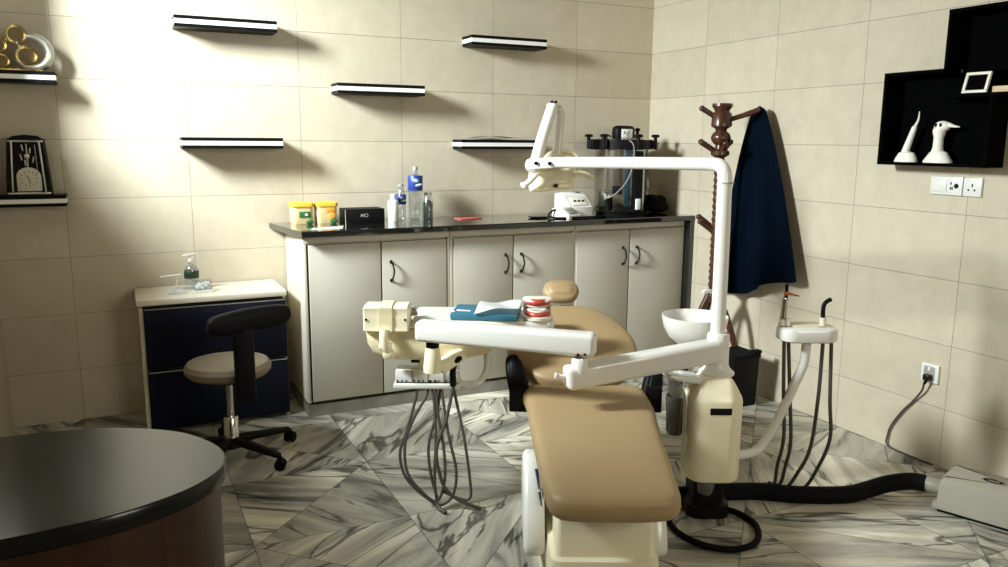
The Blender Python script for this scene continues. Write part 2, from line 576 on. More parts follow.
    def build(s, name, m, parent=None, angle=40):
        me = bpy.data.meshes.new(name)
        if parent is not None:
            s.bm.transform(WM[parent.name].inverted())
        s.bm.to_mesh(me)
        s.bm.free()
        for p in me.polygons:
            p.use_smooth = True
        me.set_sharp_from_angle(angle=R(angle))
        me.materials.append(m)
        o = bpy.data.objects.new(name, me)
        COL.objects.link(o)
        if parent is not None:
            o.parent = parent
            WM[o.name] = WM[parent.name]
        else:
            WM[o.name] = Matrix.Identity(4)
        return o


WM = {}


def tag(o, label, cat, group=None):
    o['label'] = label
    o['category'] = cat
    if group:
        o['group'] = group
    return o


def thing(name, loc, label, cat, rz=0.0, group=None):
    o = bpy.data.objects.new(name, None)
    o.empty_display_size = 0.05
    COL.objects.link(o)
    o.location = loc
    o.rotation_euler = (0, 0, rz)
    WM[o.name] = Matrix.Translation(loc) @ Matrix.Rotation(rz, 4, 'Z')
    return tag(o, label, cat, group)


def one(mb, name, m, label, cat, group=None, loc=None):
    """a thing that is a single mesh, its origin put at its base"""
    o = mb.build(name, m)
    if loc is not None:
        o.data.transform(Matrix.Translation(-Vector(loc)))
        o.location = loc
        WM[o.name] = Matrix.Translation(loc)
    return tag(o, label, cat, group)


def struct(mb, name, m, parent=None):
    o = mb.build(name, m, parent)
    if parent is None:
        o['kind'] = 'structure'
    return o


def rrect(x0, x1, y0, y1, r, n=6):
    out = []
    for cx, cy, a0 in ((x1 - r, y1 - r, 0), (x0 + r, y1 - r, 90), (x0 + r, y0 + r, 180), (x1 - r, y0 + r, 270)):
        for k in range(n + 1):
            a = R(a0 + 90 * k / n)
            out.append((cx + r * math.cos(a), cy + r * math.sin(a)))
    return out


def smooth_outline(pts, sub=6):
    P = [Vector(p) for p in pts]
    n = len(P)
    out = []
    for i in range(n):
        a, b_, c, d = P[i - 1], P[i], P[(i + 1) % n], P[(i + 2) % n]
        for k in range(sub):
            t = k / sub
            out.append(0.5 * ((2 * b_) + (c - a) * t + (2 * a - 5 * b_ + 4 * c - d) * t * t + (3 * b_ - a - 3 * c + d) * t ** 3))
    return [(p.x, p.y) for p in out]


# ------------------------------------------------------------------ room shell
XL, ZC = -3.94, 2.95
WT = 0.14
struct(MB().bb(XL - 0.3, 0.3, YF - 0.3, 0.3, -0.12, 0.0), 'floor', M['marble'])
struct(MB().bb(XL - 0.3, 0.3, YF - 0.3, 0.3, ZC, ZC + 0.12), 'ceiling', M['plaster'])
struct(MB().bb(XL - WT, 0.0, 0.0, WT, 0.0, ZC), 'wall_back', M['tile_x'])
struct(MB().bb(0.0, WT, YF, WT, 0.0, ZC), 'wall_right', M['tile_y'])
y0, y1, z0, z1 = WIN1
w = MB()
w.bb(XL - WT, XL, YF, y0, 0, ZC)
w.bb(XL - WT, XL, y1, 0.0, 0, ZC)
w.bb(XL - WT, XL, y0, y1, 0, z0)
w.bb(XL - WT, XL, y0, y1, z1, ZC)
struct(w, 'wall_left', M['tile_y'])
x0, x1, fz0, fz1 = FILL_WIN
w = MB()
w.bb(XL - WT, x0, YF - WT, YF, 0, ZC)
w.bb(x1, WT, YF - WT, YF, 0, ZC)
w.bb(x0, x1, YF - WT, YF, 0, fz0)
w.bb(x0, x1, YF - WT, YF, fz1, ZC)
struct(w, 'wall_front', M['tile_x'])
# ventilator window
wf = MB()
xf = XL - 0.06
wf.bb(xf - .02, xf + .02, y0, y0 + .03, z0, z1)
wf.bb(xf - .02, xf + .02, y1 - .03, y1, z0, z1)
wf.bb(xf - .02, xf + .02, y0 + .03, y1 - .03, z0, z0 + .03)
wf.bb(xf - .02, xf + .02, y0 + .03, y1 - .03, z1 - .03, z1)
win = struct(wf, 'window_1', M['frame_white'])
MB().bb(xf - .004, xf + .004, y0 + .03, y1 - .03, z0 + .03, z1 - .03).build('pane', M['glass'], win)
wf = MB()
yw = YF - 0.06
wf.bb(x0, x0 + .04, yw - .02, yw + .02, fz0, fz1)
wf.bb(x1 - .04, x1, yw - .02, yw + .02, fz0, fz1)
wf.bb(x0 + .04, x1 - .04, yw - .02, yw + .02, fz0, fz0 + .04)
wf.bb(x0 + .04, x1 - .04, yw - .02, yw + .02, fz1 - .04, fz1)
wf.bb((x0 + x1) / 2 - .02, (x0 + x1) / 2 + .02, yw - .02, yw + .02, fz0 + .04, fz1 - .04)
win = struct(wf, 'fill_window', M['frame_white'])  # unseen window, added to let in the front fill
MB().bb(x0 + .04, x1 - .04, yw - .004, yw + .004, fz0 + .04, fz1 - .04).build('pane', M['glass'], win)

# ------------------------------------------------------------------ base cabinets and worktop
CF = -0.483           # front face of the carcasses
CT = 0.985            # underside of the worktop
units = [(-2.520, -1.694, 'left'), (-1.694, -0.870, 'mid'), (-0.870, -0.040, 'right')]
clab = ['grey-white two-door base cabinet at the left end, beside the navy drawer chest, one handle only',
        'grey-white two-door base cabinet in the middle of the row, behind the delivery tray',
        'grey-white two-door base cabinet at the right end, nearest the coat rack']
doors = [[(-2.492, -2.102), (-2.094, -1.716)], [(-1.672, -1.297), (-1.290, -0.885)], [(-0.858, -0.474), (-0.466, -0.048)]]
hpos = [[None, -2.045], [-1.345, -1.243], [-0.520, -0.418]]
for (xa, xb, k), lab, ds, hs in zip(units, clab, doors, hpos):
    t = thing('base_cabinet', ((xa + xb) / 2, -0.25, 0), lab, 'cabinet', group='base cabinets under the black worktop')
    b = MB()
    b.bb(xa + .001, xb - .001, CF + .022, -.012, 0.078, CT - .002)
    b.build('carcass', M['cab_edge'], t)
    MB().bb(xa + .006, xb - .006, CF + .0185, CF + .0215, 0.085, 0.938).build('door_gap', M['gap'], t)
    MB().bb(xa + .001, xb - .001, CF, CF + .022, 0.948, CT - .002, .003).build('rail', M['cab_edge'], t)
    for sx in (xa + .001, xb - .017):
        MB().bb(sx, sx + .016, CF, CF + .022, 0.078, 0.946, .002).build('stile', M['cab_edge'], t)
    MB().bb(xa + .001, xb - .001, CF + .004, -.03, 0.0, 0.066).build('toe_kick', M['kick'], t)
    MB().bb(xa + .002, xb - .002, CF + .03, -.03, 0.0655, 0.0785).build('toe_gap', M['gap'], t)
    for (da, db), hx in zip(ds, hs):
        d = MB().bb(da, db, CF - .004, CF + .018, 0.084, 0.938, .003).build('door', M['cab'], t)
        if hx is not None:
            h = MB()
            hz = 0.775
            h.tube([(hx, CF - .003, hz - .052), (hx + .004, CF - .020, hz - .045), (hx + .012, CF - .028, hz), (hx + .004, CF - .020, hz + .045), (hx, CF - .003, hz + .052)], .0048, 8)
            h.ell((hx, CF - .006, hz - .052), (.008, .005, .011), 10, 6)
            h.ell((hx, CF - .006, hz + .052), (.008, .005, .011), 10, 6)
            h.build('handle', M['bronze'], d)
wt = MB()
wt.rings([(-2.535, -.540), (-.004, -.540), (-.004, -.004), (-2.605, -.004)], [(.004, CT), (0, CT + .004), (0, CT + .027), (.005, CT + .032)])
wtop = one(wt, 'worktop', M['granite'], 'long polished black granite worktop across the three base cabinets', 'worktop', loc=(-1.3, -.27, CT))
MB().bb(-.036, -.004, -.535, -.004, 0.0, CT - .001, .002).build('gap_shade_slab', M['granite'], wtop)  # added black slab standing in for the shade between cabinet and wall
ZT = CT + .032       # worktop surface 1.017

# ------------------------------------------------------------------ navy drawer chest
t = thing('drawer_chest', (-2.96, -0.22, 0), 'low chest with navy drawer fronts and a cream top, left of the base cabinets', 'chest of drawers')
b = MB()
b.bb(-3.315, -3.297, -.385, -.02, 0, .655)
b.bb(-2.620, -2.602, -.385, -.02, 0, .655)
b.bb(-3.297, -2.62, -.36, -.02, .03, .64)
b.build('carcass', M['chest_cream'], t)
MB().bb(-3.325, -2.597, -.405, -.015, .665, .694, .004).build('top', M['chest_top'], t)
MB().bb(-3.30, -2.615, -.39, -.03, .654, .666).build('top_gap', M['gap'], t)
for za, zb in ((.335, .650), (.02, .325)):
    d = MB().bb(-3.296, -2.604, -.405, -.37, za, zb, .004).build('drawer', M['navy'], t)
    MB().bb(-3.292, -2.608, -.4065, -.400, zb - .006, zb - .001).build('edge_strip', M['silver'], d)
# bottle and small things on the chest
ZB = .694
t = thing('sanitizer_bottle', (-3.045, -.17, ZB), 'clear pump bottle with a green and dark label on the cream chest', 'bottle')
MB().lathe([(0, 0), (.033, 0), (.036, .006), (.036, .105), (.030, .122), (.014, .136), (.013, .150), (0, .150)], (-3.045, -.17, ZB), seg=24).build('body', M['clear'], t)
MB().lathe([(.0365, .062), (.0372, .063), (.0372, .100), (.0365, .101)], (-3.045, -.17, ZB), seg=24).build('label', M['dark_green'], t)
b = MB()
b.lathe([(0, .150), (.017, .150), (.017, .168), (.006, .170), (.006, .188), (0, .188)], (-3.045, -.17, ZB), seg=16)
b.bar((-3.02, -.17, ZB + .190), (-3.085, -.185, ZB + .182), .012, .010, .003)
b.build('pump', M['white'], t)
t = thing('cotton_box', (-3.00, -.26, ZB), 'small clear box of cotton pellets in front of the pump bottle', 'box')
MB().bb(-3.05, -2.95, -.30, -.22, ZB, ZB + .012, .003).build('base', M['white'], t)
MB().bb(-3.045, -2.955, -.295, -.225, ZB + .012, ZB + .06, .004).build('cover', M['clear'], t)
b = MB()
for k in range(14):
    b.ell((random.uniform(-3.03, -2.97), random.uniform(-.28, -.24), ZB + .022 + random.uniform(0, .02)), (.012, .012, .010), 10, 6)
c = b.build('cotton', M['paper'], t)
c['kind'] = 'stuff'
b = MB()
b.bar((-3.20, -.16, ZB + .075), (-3.095, -.16, ZB + .082), .03, .006, .002)
b.bar((-3.13, -.16, ZB), (-3.11, -.16, ZB + .078), .022, .006, .002)
b.box((-3.125, -.16, ZB + .003), (.05, .05, .006), .002)
one(b, 'applicator_stand', M['white'], 'little white stand with a flat arm, left of the pump bottle', 'stand', loc=(-3.125, -.16, ZB))
b = MB()
b.grid(lambda u, v: Vector((-3.175 + .09 * u, -.30 + .07 * v, ZB + .004 + .022 * abs(math.sin(5.2 * u + 2 * v)) * (1 - abs(2 * v - 1)) )), 10, 8, .002)
one(b, 'tissue', M['paper'], 'crumpled white tissue lying on the cream chest', 'tissue', loc=(-3.13, -.26, ZB))

# ------------------------------------------------------------------ stool
sx, sy = -2.965, -.88
t = thing('operator_stool', (sx, sy, 0), 'round tan stool with a black backrest on a five-star base, before the navy chest', 'stool', rz=0)
b = MB()
b.lathe([(0, .405), (.15, .405), (.175, .412), (.192, .430), (.194, .450), (.180, .470), (.14, .480), (.07, .485), (0, .486)], (sx, sy, 0), seg=40)
b.build('seat', M['tan_light'], t)
MB().lathe([(0, .392), (.13, .392), (.15, .404), (0, .404)], (sx, sy, 0), seg=32).build('seat_pan', M['black'], t)
MB().cyl((sx, sy, .20), (sx, sy, .395), .016, seg=20).build('piston', M['steel'], t)
MB().lathe([(0, .055), (.036, .055), (.034, .20), (.03, .205), (0, .205)], (sx, sy, 0), seg=24).build('gas_cylinder', M['chrome'], t)
MB().lathe([(0, .055), (.048, .055), (.044, .10), (.038, .105), (0, .105)], (sx, sy, 0), seg=24).build('hub', M['black'], t)
for k in range(5):
    a = R(18 + 72 * k)
    ex, ey = sx + .30 * math.cos(a), sy + .30 * math.sin(a)
    l = MB().bar((sx + .03 * math.cos(a), sy + .03 * math.sin(a), .088), (ex, ey, .066), .05, .038, .012, w1=.034, h1=.024).build('star_leg', M['black'], t)
    c = MB()
    nx, ny = -math.sin(a + .6), math.cos(a + .6)
    for q in (-1, 1):
        c.cyl((ex + nx * .008 * q, ey + ny * .008 * q, .026), (ex + nx * .024 * q, ey + ny * .024 * q, .026), .026, seg=18, bevel=.004)
    c.cyl((ex, ey, .03), (ex, ey, .062), .009, seg=10)
    c.ell((ex, ey, .040), (.020, .020, .018), 12, 8)
    c.build('caster', M['black_soft'], l)
ux, uy = 0.18, -0.984           # direction of the backrest from the seat
px_, py_ = 0.984, 0.18
bk = MB()
bk.tube([(sx + ux * .03, sy + uy * .03, .398), (sx + ux * .16, sy + uy * .16, .392), (sx + ux * .225, sy + uy * .225, .43), (sx + ux * .235, sy + uy * .235, .55), (sx + ux * .235, sy + uy * .235, .66)], .018, 10)
bk.bar((sx + ux * .24, sy + uy * .24, .34), (sx + ux * .24, sy + uy * .24, .68), .03, .088, .012)
bk.build('back_bracket', M['black'], t)
ol = [(x_ * 1.08 + .035, y_ * .82 + x_ * .07) for x_, y_ in [(-.165, -.03), (-.17, .02), (-.14, .055), (0, .070), (.14, .055), (.17, .02), (.165, -.03), (.12, -.055), (0, -.06), (-.12, -.055)]]
bx, by = sx + ux * .255, sy + uy * .255
X = Matrix(((px_, 0, ux, bx), (py_, 0, uy, by), (0, 1, 0, .700), (0, 0, 0, 1)))
MB().pad(smooth_outline(ol, 4), .055, X, .02, .006).build('backrest', M['black'], t)

# ------------------------------------------------------------------ desk with a rounded end
top = [(-3.935, -2.43), (-3.676, -2.440), (-3.575, -2.448), (-3.456, -2.472), (-3.388, -2.502), (-3.320, -2.545), (-3.262, -2.600), (-3.216, -2.678), (-3.194, -2.744),
       (-3.192, -2.805), (-3.215, -2.879), (-3.275, -2.946), (-3.360, -2.994), (-3.445, -3.022), (-3.540, -3.034), (-3.615, -3.040), (-3.935, -3.05)]
top = [(-3.935, -2.43)] + [p for p in smooth_outline([(-3.934, -2.431)] + top[1:-1] + [(-3.934, -3.049)], 4) if p[0] > -3.93] + [(-3.935, -3.05)]
t = thing('desk', (-3.6, -2.75, 0), 'dark wooden desk with a glossy black rounded top, jutting from the left edge', 'desk')
MB().rings(top, [(.006, .718), (0, .724), (0, .754), (.004, .760), (.008, .760)]).build('desk_top', M['desk_glass'], t)
c0 = Vector((-3.6, -2.74))
body = []
for p in top:
    q = Vector(p)
    if p[0] > -3.9:
        d = (q - c0)
        q = q - d.normalized() * .016
    else:
        q = Vector((p[0], p[1] + (.016 if p[1] < -2.7 else -.016)))
    body.append((q.x, q.y))
MB().rings(body, [(.0, .0), (0, .718)]).build('desk_body', M['desk_wood'], t)

# ------------------------------------------------------------------ wall shelves: black, white, black bands


def shelf(xa, xb, zc, lab, h=.058, d=.15):
    t = thing('wall_shelf', ((xa + xb) / 2, 0, zc - h / 2), lab, 'shelf', group='black and white floating shelves')
    za = zc - h / 2
    MB().bb(xa, xb, -d, -.002, za, za + h * .30).build('lower_board', M['shelf_black'], t)
    MB().bb(xa, xb, -d + .001, -.002, za + h * .301, za + h * .699).build('white_band', M['shelf_white'], t)
    MB().bb(xa, xb, -d, -.002, za + h * .70, za + h).build('upper_board', M['shelf_black'], t)


shelf(-3.052, -2.543, 2.072, 'black and white floating shelf, highest on the left, empty')
shelf(-3.050, -2.536, 1.462, 'empty black and white floating shelf above the gap between drawer chest and base cabinets')
shelf(-2.225, -1.711, 1.768, 'empty black and white floating shelf at middle height, the one above the water bottles')
shelf(-1.412, -0.905, 2.075, 'empty black and white floating shelf, top right, straight above the one with a magazine')
shelf(-1.478, -0.944, 1.462, 'black and white floating shelf carrying a magazine, behind the lamp arm')
shelf(-3.935, -3.600, 1.768, 'black and white floating shelf carrying the gold and silver ornament', .054)
shelf(-3.935, -3.600, 1.177, 'black and white floating shelf carrying the mantel clock', .054)
# magazine
t = thing('magazine', (-1.15, -.09, 1.491), 'dark brown magazine lying half open on the lower right shelf', 'magazine')
MB().grid(lambda u, v: Vector((-1.385 + .45 * u, -.142 + .125 * v, 1.4935 + .006 * math.sin(math.pi * u))), 12, 2, .004).build('pages', M['paper'], t)
MB().grid(lambda u, v: Vector((-1.385 + .27 * u, -.145 + .13 * v, 1.500 + .010 * math.sin(math.pi * u) + .002)), 10, 2, .003).build('cover', M['mag_brown'], t)

# gold and silver ornament
t = thing('gold_ornament', (-3.74, -.08, 1.795), 'gold and silver ornament of round dials in a crescent ring on the upper left shelf', 'ornament')
Y = -.085
b = MB()
b.box((-3.75, Y, 1.800), (.20, .07, .010), .003)
b.build('foot', M['gold'], t)
ring = MB()
cxr, czr = -3.690, 1.886
for k in range(40):
    pass
pts = [(cxr + .072 * math.cos(R(a)), Y, czr + .072 * math.sin(R(a))) for a in range(-150, 151, 10)]
ring.tube([(p[0] + .0, p[1], p[2]) for p in pts], .021, 10, 2)
ring.build('crescent_ring', M['silver'], t)
for cx_, cz_, rr in ((-3.752, 1.965, .045), (-3.716, 1.868, .048), (-3.835, 1.915, .045), (-3.82, 1.84, .035)):
    d = MB()
    d.cyl((cx_, Y + .012, cz_), (cx_, Y - .020, cz_), rr, seg=28, bevel=.004)
    d = d.build('dial_case', M['gold'], t)
    MB().cyl((cx_, Y - .019, cz_), (cx_, Y - .023, cz_), rr * .72, seg=28).build('dial_face', M['gold_face'], d)
b = MB()
b.bar((-3.716, Y + .01, 1.805), (-3.752, Y + .01, 1.96), .02, .02, .004)
b.bar((-3.83, Y + .01, 1.805), (-3.835, Y + .01, 1.91), .02, .02, .004)
b.bar((-3.835, Y + .012, 1.915), (-3.752, Y + .012, 1.965), .015, .015, .004)
b.build('stem', M['gold'], t)

# mantel clock
t = thing('mantel_clock', (-3.755, -.08, 1.204), 'black and silver mantel clock with an arched dial on the lower left shelf', 'clock')
zb = 1.204
fo = [(-.098, 0), (.098, 0), (.092, .10), (.078, .27), (.05, .287), (0, .293), (-.05, .287), (-.078, .27), (-.092, .10)]
Xc = Matrix(((1, 0, 0, -3.755), (0, 0, 1, -.075), (0, 1, 0, zb), (0, 0, 0, 1)))
MB().rings(fo, [(.004, -.045), (0, -.04), (0, .04), (.004, .045)], Xc).build('case', M['black'], t)
fr = MB()
for q in (-1, 1):
    fr.bar((-3.755 + q * .070, -.124, zb + .012), (-3.755 + q * .058, -.124, zb + .262), .007, .008, .002)
fr.bar((-3.755 - .075, -.124, zb + .262), (-3.755 + .075, -.124, zb + .262), .008, .008, .002)
fr.bar((-3.755 - .092, -.124, zb + .010), (-3.755 + .092, -.124, zb + .010), .012, .012, .003)
fr.build('silver_frame', M['silver'], t)
Xd = Matrix(((1, 0, 0, -3.752), (0, 0, -1, -.121), (0, 1, 0, zb + .072), (0, 0, 0, 1)))
ar = [(-.052, -.050), (.052, -.050)] + [(.052 * math.cos(R(a)), .02 + .045 * math.sin(R(a))) for a in range(0, 181, 15)]
d = MB().rings(ar, [(0, 0), (0, .005), (.002, .006)], Xd).build('dial', M['dial'], t)
tk = MB()
for k in range(12):
    a = R(30 * k)
    tk.box((-3.752 + .034 * math.sin(a), -.1275, zb + .082 + .034 * math.cos(a)), (.003, .0015, .009), rot=(0, a, 0))
tk.bar((-3.752, -.1282, zb + .082), (-3.748, -.1282, zb + .058), .003, .003)
tk.bar((-3.752, -.1285, zb + .082), (-3.764, -.1285, zb + .098), .003, .003)
tk.build('hands_and_ticks', M['black'], d)
pn = MB()
pn.ell((-3.752, -.128, zb + .19), (.012, .006, .014), 12, 8)
for q, dz in ((-.022, .0), (.022, -.012), (-.008, -.028), (.012, .03), (-.015, .045)):
    pn.bar((-3.752 + q, -.126, zb + .185 + dz - .014), (-3.752 + q * 1.3, -.126, zb + .185 + dz + .016), .007, .006, .002)
pn.cyl((-3.752, -.122, zb + .13), (-3.752, -.122, zb + .25), .003, seg=8)
pn.build('pendulum', M['silver'], t)
MB().bar((-3.712, -.1235, zb + .10), (-3.716, -.1235, zb + .245), .024, .003, .0).build('mirror_strip', M['grey_plate'], t)

# ------------------------------------------------------------------ things on the worktop


def tub(xc, lab, art):
    t = thing('food_tub', (xc, -0.1300, ZT), lab, 'tub', group='yellow-lidded tubs on the worktop')
    X = Matrix.Translation((xc, -0.1300, ZT))
    MB().rings(rrect(-.057, .057, -.05, .05, .02), [(.006, 0), (.003, .006), (-.002, .100), (0, .101)], X).build('body', M['tub'], t)
    MB().rings(rrect(-.064, .064, -.057, .057, .022), [(.0, .098), (-.001, .104), (0, .118), (.004, .121), (.012, .121)], X).build('lid', M['yellow'], t)
    if art == 'green':
        MB().bb(xc - .022, xc + .044, -0.1835, -0.1790, ZT + .040, ZT + .072, .001).build('label', M['green'], t)
        MB().ell((xc + .018, -0.1835, ZT + .054), (.009, .002, .007), 10, 6).build('label_mark', M['paper'], t)
    else:
        b = MB()
        b.ell((xc + .018, -0.1805, ZT + .078), (.030, .004, .018), 14, 8)
        b.ell((xc + .028, -0.1805, ZT + .045), (.020, .004, .022), 14, 8)
        b.build('label_print', M['orange_art'], t)
    b = MB()
    b.ell((xc + .035, -0.1800, ZT + .014), (.022, .004, .012), 12, 6)
    b.build('label_leaf', M['green'], t)


tub(-2.448, 'yellow-lidded tub with a green label, leftmost on the worktop', 'green')
tub(-2.313, 'yellow-lidded tub with orange print, beside the black box', 'orange')
t = thing('black_box', (-2.09, -0.1300, ZT), 'flat black carton with a faint grey emblem, right of the yellow tubs', 'box')
MB().bb(-2.215, -1.985, -0.2000, -0.0600, ZT, ZT + .078, .002).build('carton', M['black'], t)
b = MB()
b.bar((-2.122, -0.2010, ZT + .034), (-2.122, -0.2010, ZT + .050), .002, .008)
b.bar((-2.110, -0.2010, ZT + .034), (-2.110, -0.2010, ZT + .050), .002, .008)
b.bar((-2.122, -0.2010, ZT + .042), (-2.110, -0.2010, ZT + .042), .002, .004)
b.lathe([(.008, 0), (.011, 0), (.011, .002), (.008, .002), (.008, 0)], (-2.094, -0.2000, ZT + .042), (0, -1, 0), 16)
b.build('emblem', M['grey_plate'], t)
MB().bb(-2.217, -2.2135, -0.2015, -0.1965, ZT + .001, ZT + .077).build('bright_edge', M['silver'], t)
# white bottle
t = thing('white_bottle', (-1.930, -.19, ZT), 'small opaque white bottle in front of the water bottles', 'bottle')
MB().lathe([(0, 0), (.030, 0), (.032, .004), (.032, .108), (.028, .122), (.014, .130), (.014, .134), (0, .134)], (-1.930, -.19, ZT), seg=24).build('body', M['white'], t)
MB().lathe([(0, .132), (.017, .132), (.017, .156), (.013, .160), (0, .160)], (-1.930, -.19, ZT), seg=20).build('cap', M['white'], t)


def water(xc, yc, s, r, lab, z0, z1):
    t = thing('water_bottle', (xc, yc, ZT), lab, 'bottle', group='clear water bottles with blue labels')
    p = [(0, 0), (r * .8, 0), (r, .012), (r, .06), (r * .95, .065), (r, .07), (r, .62 * s), (r * .9, .72 * s), (r * .55, .84 * s), (.013, .90 * s), (.013, .935 * s), (0, .935 * s)]
    MB().lathe(p, (xc, yc, ZT), seg=28).build('body', M['clear'], t)
    MB().lathe([(r + .0004, z0), (r + .0012, z0 + .001), (r + .0012, z1 - .001), (r + .0004, z1)], (xc, yc, ZT), seg=28).build('label', M['blue_label'], t)
    b = MB()
    b.ell((xc - .012, yc - r - .0005, ZT + (z0 + z1) / 2 + (z1 - z0) * .18), (r * .45, .0035, (z1 - z0) * .13), 14, 8, (0, R(15), 0))
    b.ell((xc + .006, yc - r - .0005, ZT + (z0 + z1) / 2 - (z1 - z0) * .12), (r * .55, .0035, (z1 - z0) * .09), 14, 8, (0, R(-10), 0))
    b.build('label_print', M['label_light'], t)
    MB().lathe([(0, .925 * s), (.0155, .925 * s), (.0155, .985 * s), (.012, s), (0, s)], (xc, yc, ZT), seg=16).build('cap', M['grey_plate'], t)


water(-1.864, -.14, .215, .029, 'shorter clear water bottle with a blue label, behind the white bottle', .095, .152)
water(-1.778, -.15, .315, .043, 'tall clear water bottle with a blue label, the tallest on the worktop', .175, .262)
t = thing('dark_jar', (-1.700, -.15, ZT), 'small glass jar with dark contents right of the tall water bottle', 'jar')
MB().lathe([(0, .002), (.029, .002), (.029, .10), (.02, .115), (0, .115)], (-1.700, -.15, ZT), seg=24).build('contents', M['dark_glass'], t)
MB().lathe([(0, 0), (.033, 0), (.034, .004), (.034, .118), (.022, .135), (.022, .150), (0, .150)], (-1.700, -.15, ZT), seg=24).build('glass', M['clear'], t)
MB().lathe([(0, .144), (.024, .144), (.024, .162), (0, .162)], (-1.700, -.15, ZT), seg=20).build('lid', M['silver'], t)
# papers
t = thing('paper_sheet', (-2.39, -.45, ZT), 'white paper sheet lying at the front left of the worktop', 'paper')
b = MB()
b.grid(lambda u, v: Vector((-2.475 + .17 * u + .03 * v, -.47 + .085 * v, ZT + .0015 + .006 * u * v)), 6, 4, .001)
b.build('sheet', M['paper'], t)
b = MB()
b.box((-1.46, -.20, ZT + .003), (.15, .08, .005), .001, rot=(0, 0, .12))
b.bar((-1.53, -.21, ZT + .008), (-1.40, -.20, ZT + .008), .006, .005)
one(b, 'pink_card', M['pink'], 'flat pink card lying on the worktop behind the tray', 'card', loc=(-1.46, -.20, ZT))
# desktop curing device
t = thing('mixing_device', (-.74, -.22, ZT), 'white desktop device with a sloping keypad front, left of the steel steriliser', 'device')
prof = [(-.10, 0), (.10, 0), (.10, .135), (.02, .145), (-.02, .12), (-.10, .055)]
Xq = Matrix(((0, 0, 1, -.72), (1, 0, 0, -.20), (0, 1, 0, ZT), (0, 0, 0, 1)))
MB().rings([(p[0], p[1]) for p in prof], [(.006, -.085), (0, -.079), (0, .079), (.006, .085)], Xq).build('housing', M['white'], t)
kp = MB()
kp.box((-.72, -.262, ZT + .092), (.11, .075, .006), .002, rot=(R(40), 0, 0))
kp.build('keypad', M['ivory'], t)
kk = MB()
for q in (-.03, 0, .03):
    kk.box((-.72 + q, -.268, ZT + .0945), (.016, .014, .005), .002, rot=(R(40), 0, 0))
kk.box((-.68, -.178, ZT + .140), (.035, .02, .012), .003)
kk.build('buttons', M['black'], t)
t = thing('dental_scaler', (-.86, -.37, ZT), 'small white wedge-shaped desktop unit in front of the white device', 'device')
wd = [(-.06, 0), (.07, 0), (.07, .060), (.02, .062), (-.06, .018)]
Xw = Matrix.Translation((-.86, -.37, ZT)) @ Matrix.Rotation(R(25), 4, 'Z') @ Matrix(((0, 0, 1, 0), (1, 0, 0, 0), (0, 1, 0, 0), (0, 0, 0, 1)))
MB().rings(wd, [(.004, -.07), (0, -.066), (0, .066), (.004, .07)], Xw).build('housing', M['white'], t)
MB(Matrix.Translation((-.86, -.37, ZT)) @ Matrix.Rotation(R(25), 4, 'Z')).box((0, -.022, .044), (.09, .05, .004), .001, rot=(R(29), 0, 0)).build('keypad', M['grey_plate'], t)
b = MB()
b.tube([(-.90, -.36, ZT + .03), (-.95, -.36, ZT + .05), (-.99, -.36, ZT + .02), (-.97, -.40, ZT + .006), (-.86, -.44, ZT + .006), (-.70, -.43, ZT + .006), (-.60, -.40, ZT + .006)], .006, 8)
b.build('cord', M['black_soft'], t)
b = MB()
b.lathe([(.055, 0), (.075, .004), (.08, .012), (.074, .012), (.055, .008), (0, .006), (0, 0)], (-1.02, -.30, ZT), seg=28, sx=1.0, sy=.6)
one(b, 'small_dish', M['steel'], 'shallow steel dish on the worktop left of the white devices', 'dish', loc=(-1.02, -.30, ZT))
# steam steriliser
ax_, ay = -.385, -.235
t = thing('steam_steriliser', (ax_, ay, ZT), 'tall polished steel drum steriliser with a black clamp bar, right end of the worktop', 'steriliser')
MB().lathe([(0, .02), (.166, .02), (.170, .025), (.170, .145), (.175, .148), (.175, .158), (.170, .161), (.170, .455), (.176, .460), (.176, .477), (.15, .488), (.08, .497), (0, .499)], (ax_, ay, ZT), seg=48).build('drum', M['steel'], t)
MB().lathe([(0, 0), (.155, 0), (.160, .02), (0, .02)], (ax_, ay, ZT), seg=40).build('foot', M['black'], t)
st = MB()
for a0 in (-62,):
    pass
st.box((ax_ - .056, ay - .159, ZT + .24), (.038, .020, .36), .004, rot=(0, 0, R(-19)))
st.build('stripe', M['teal'], t)
c = MB()
c.box((ax_, ay, ZT + .450), (.47, .045, .065), .006)
c.box((ax_, ay, ZT + .450), (.045, .44, .065), .006)
c.lathe([(.165, .42), (.188, .42), (.188, .480), (.165, .480), (.165, .42)], (ax_, ay, ZT), seg=40)
c.build('clamp_ring', M['black'], t)
for a in (0, 60, 120, 180, 240, 300):
    kx, ky = ax_ + .215 * math.cos(R(a + 25)), ay + .215 * math.sin(R(a + 25))
    MB().lathe([(0, .42), (.012, .42), (.012, .495), (.026, .498), (.028, .506), (.022, .514), (0, .516)], (kx, ky, ZT), seg=14).build('clamp_knob', M['black'], t)
    MB().bar((ax_ + .17 * math.cos(R(a + 25)), ay + .17 * math.sin(R(a + 25)), ZT + .45), (kx, ky, ZT + .45), .04, .05, .004).build('clamp_lug', M['black'], t)
g_ = MB()
g_.box((ax_ - .01, ay - .03, ZT + .52), (.15, .08, .10), .03, 4)
g = g_.build('gauge_housing', M['black'], t)
MB().box((ax_ - .01, ay - .0715, ZT + .52), (.085, .003, .055), .006).build('gauge_dial', M['paper'], g)
b = MB()
b.bar((ax_ - .01, ay - .0745, ZT + .502), (ax_ + .004, ay - .0745, ZT + .54), .004, .002)
b.bar((ax_ - .035, ay - .0745, ZT + .520), (ax_ - .03, ay - .0745, ZT + .532), .006, .002)
b.build('gauge_needle', M['black'], g)
b = MB()
b.cyl((ax_ - .01, ay - .03, ZT + .485), (ax_ - .01, ay - .03, ZT + .50), .02, seg=14)
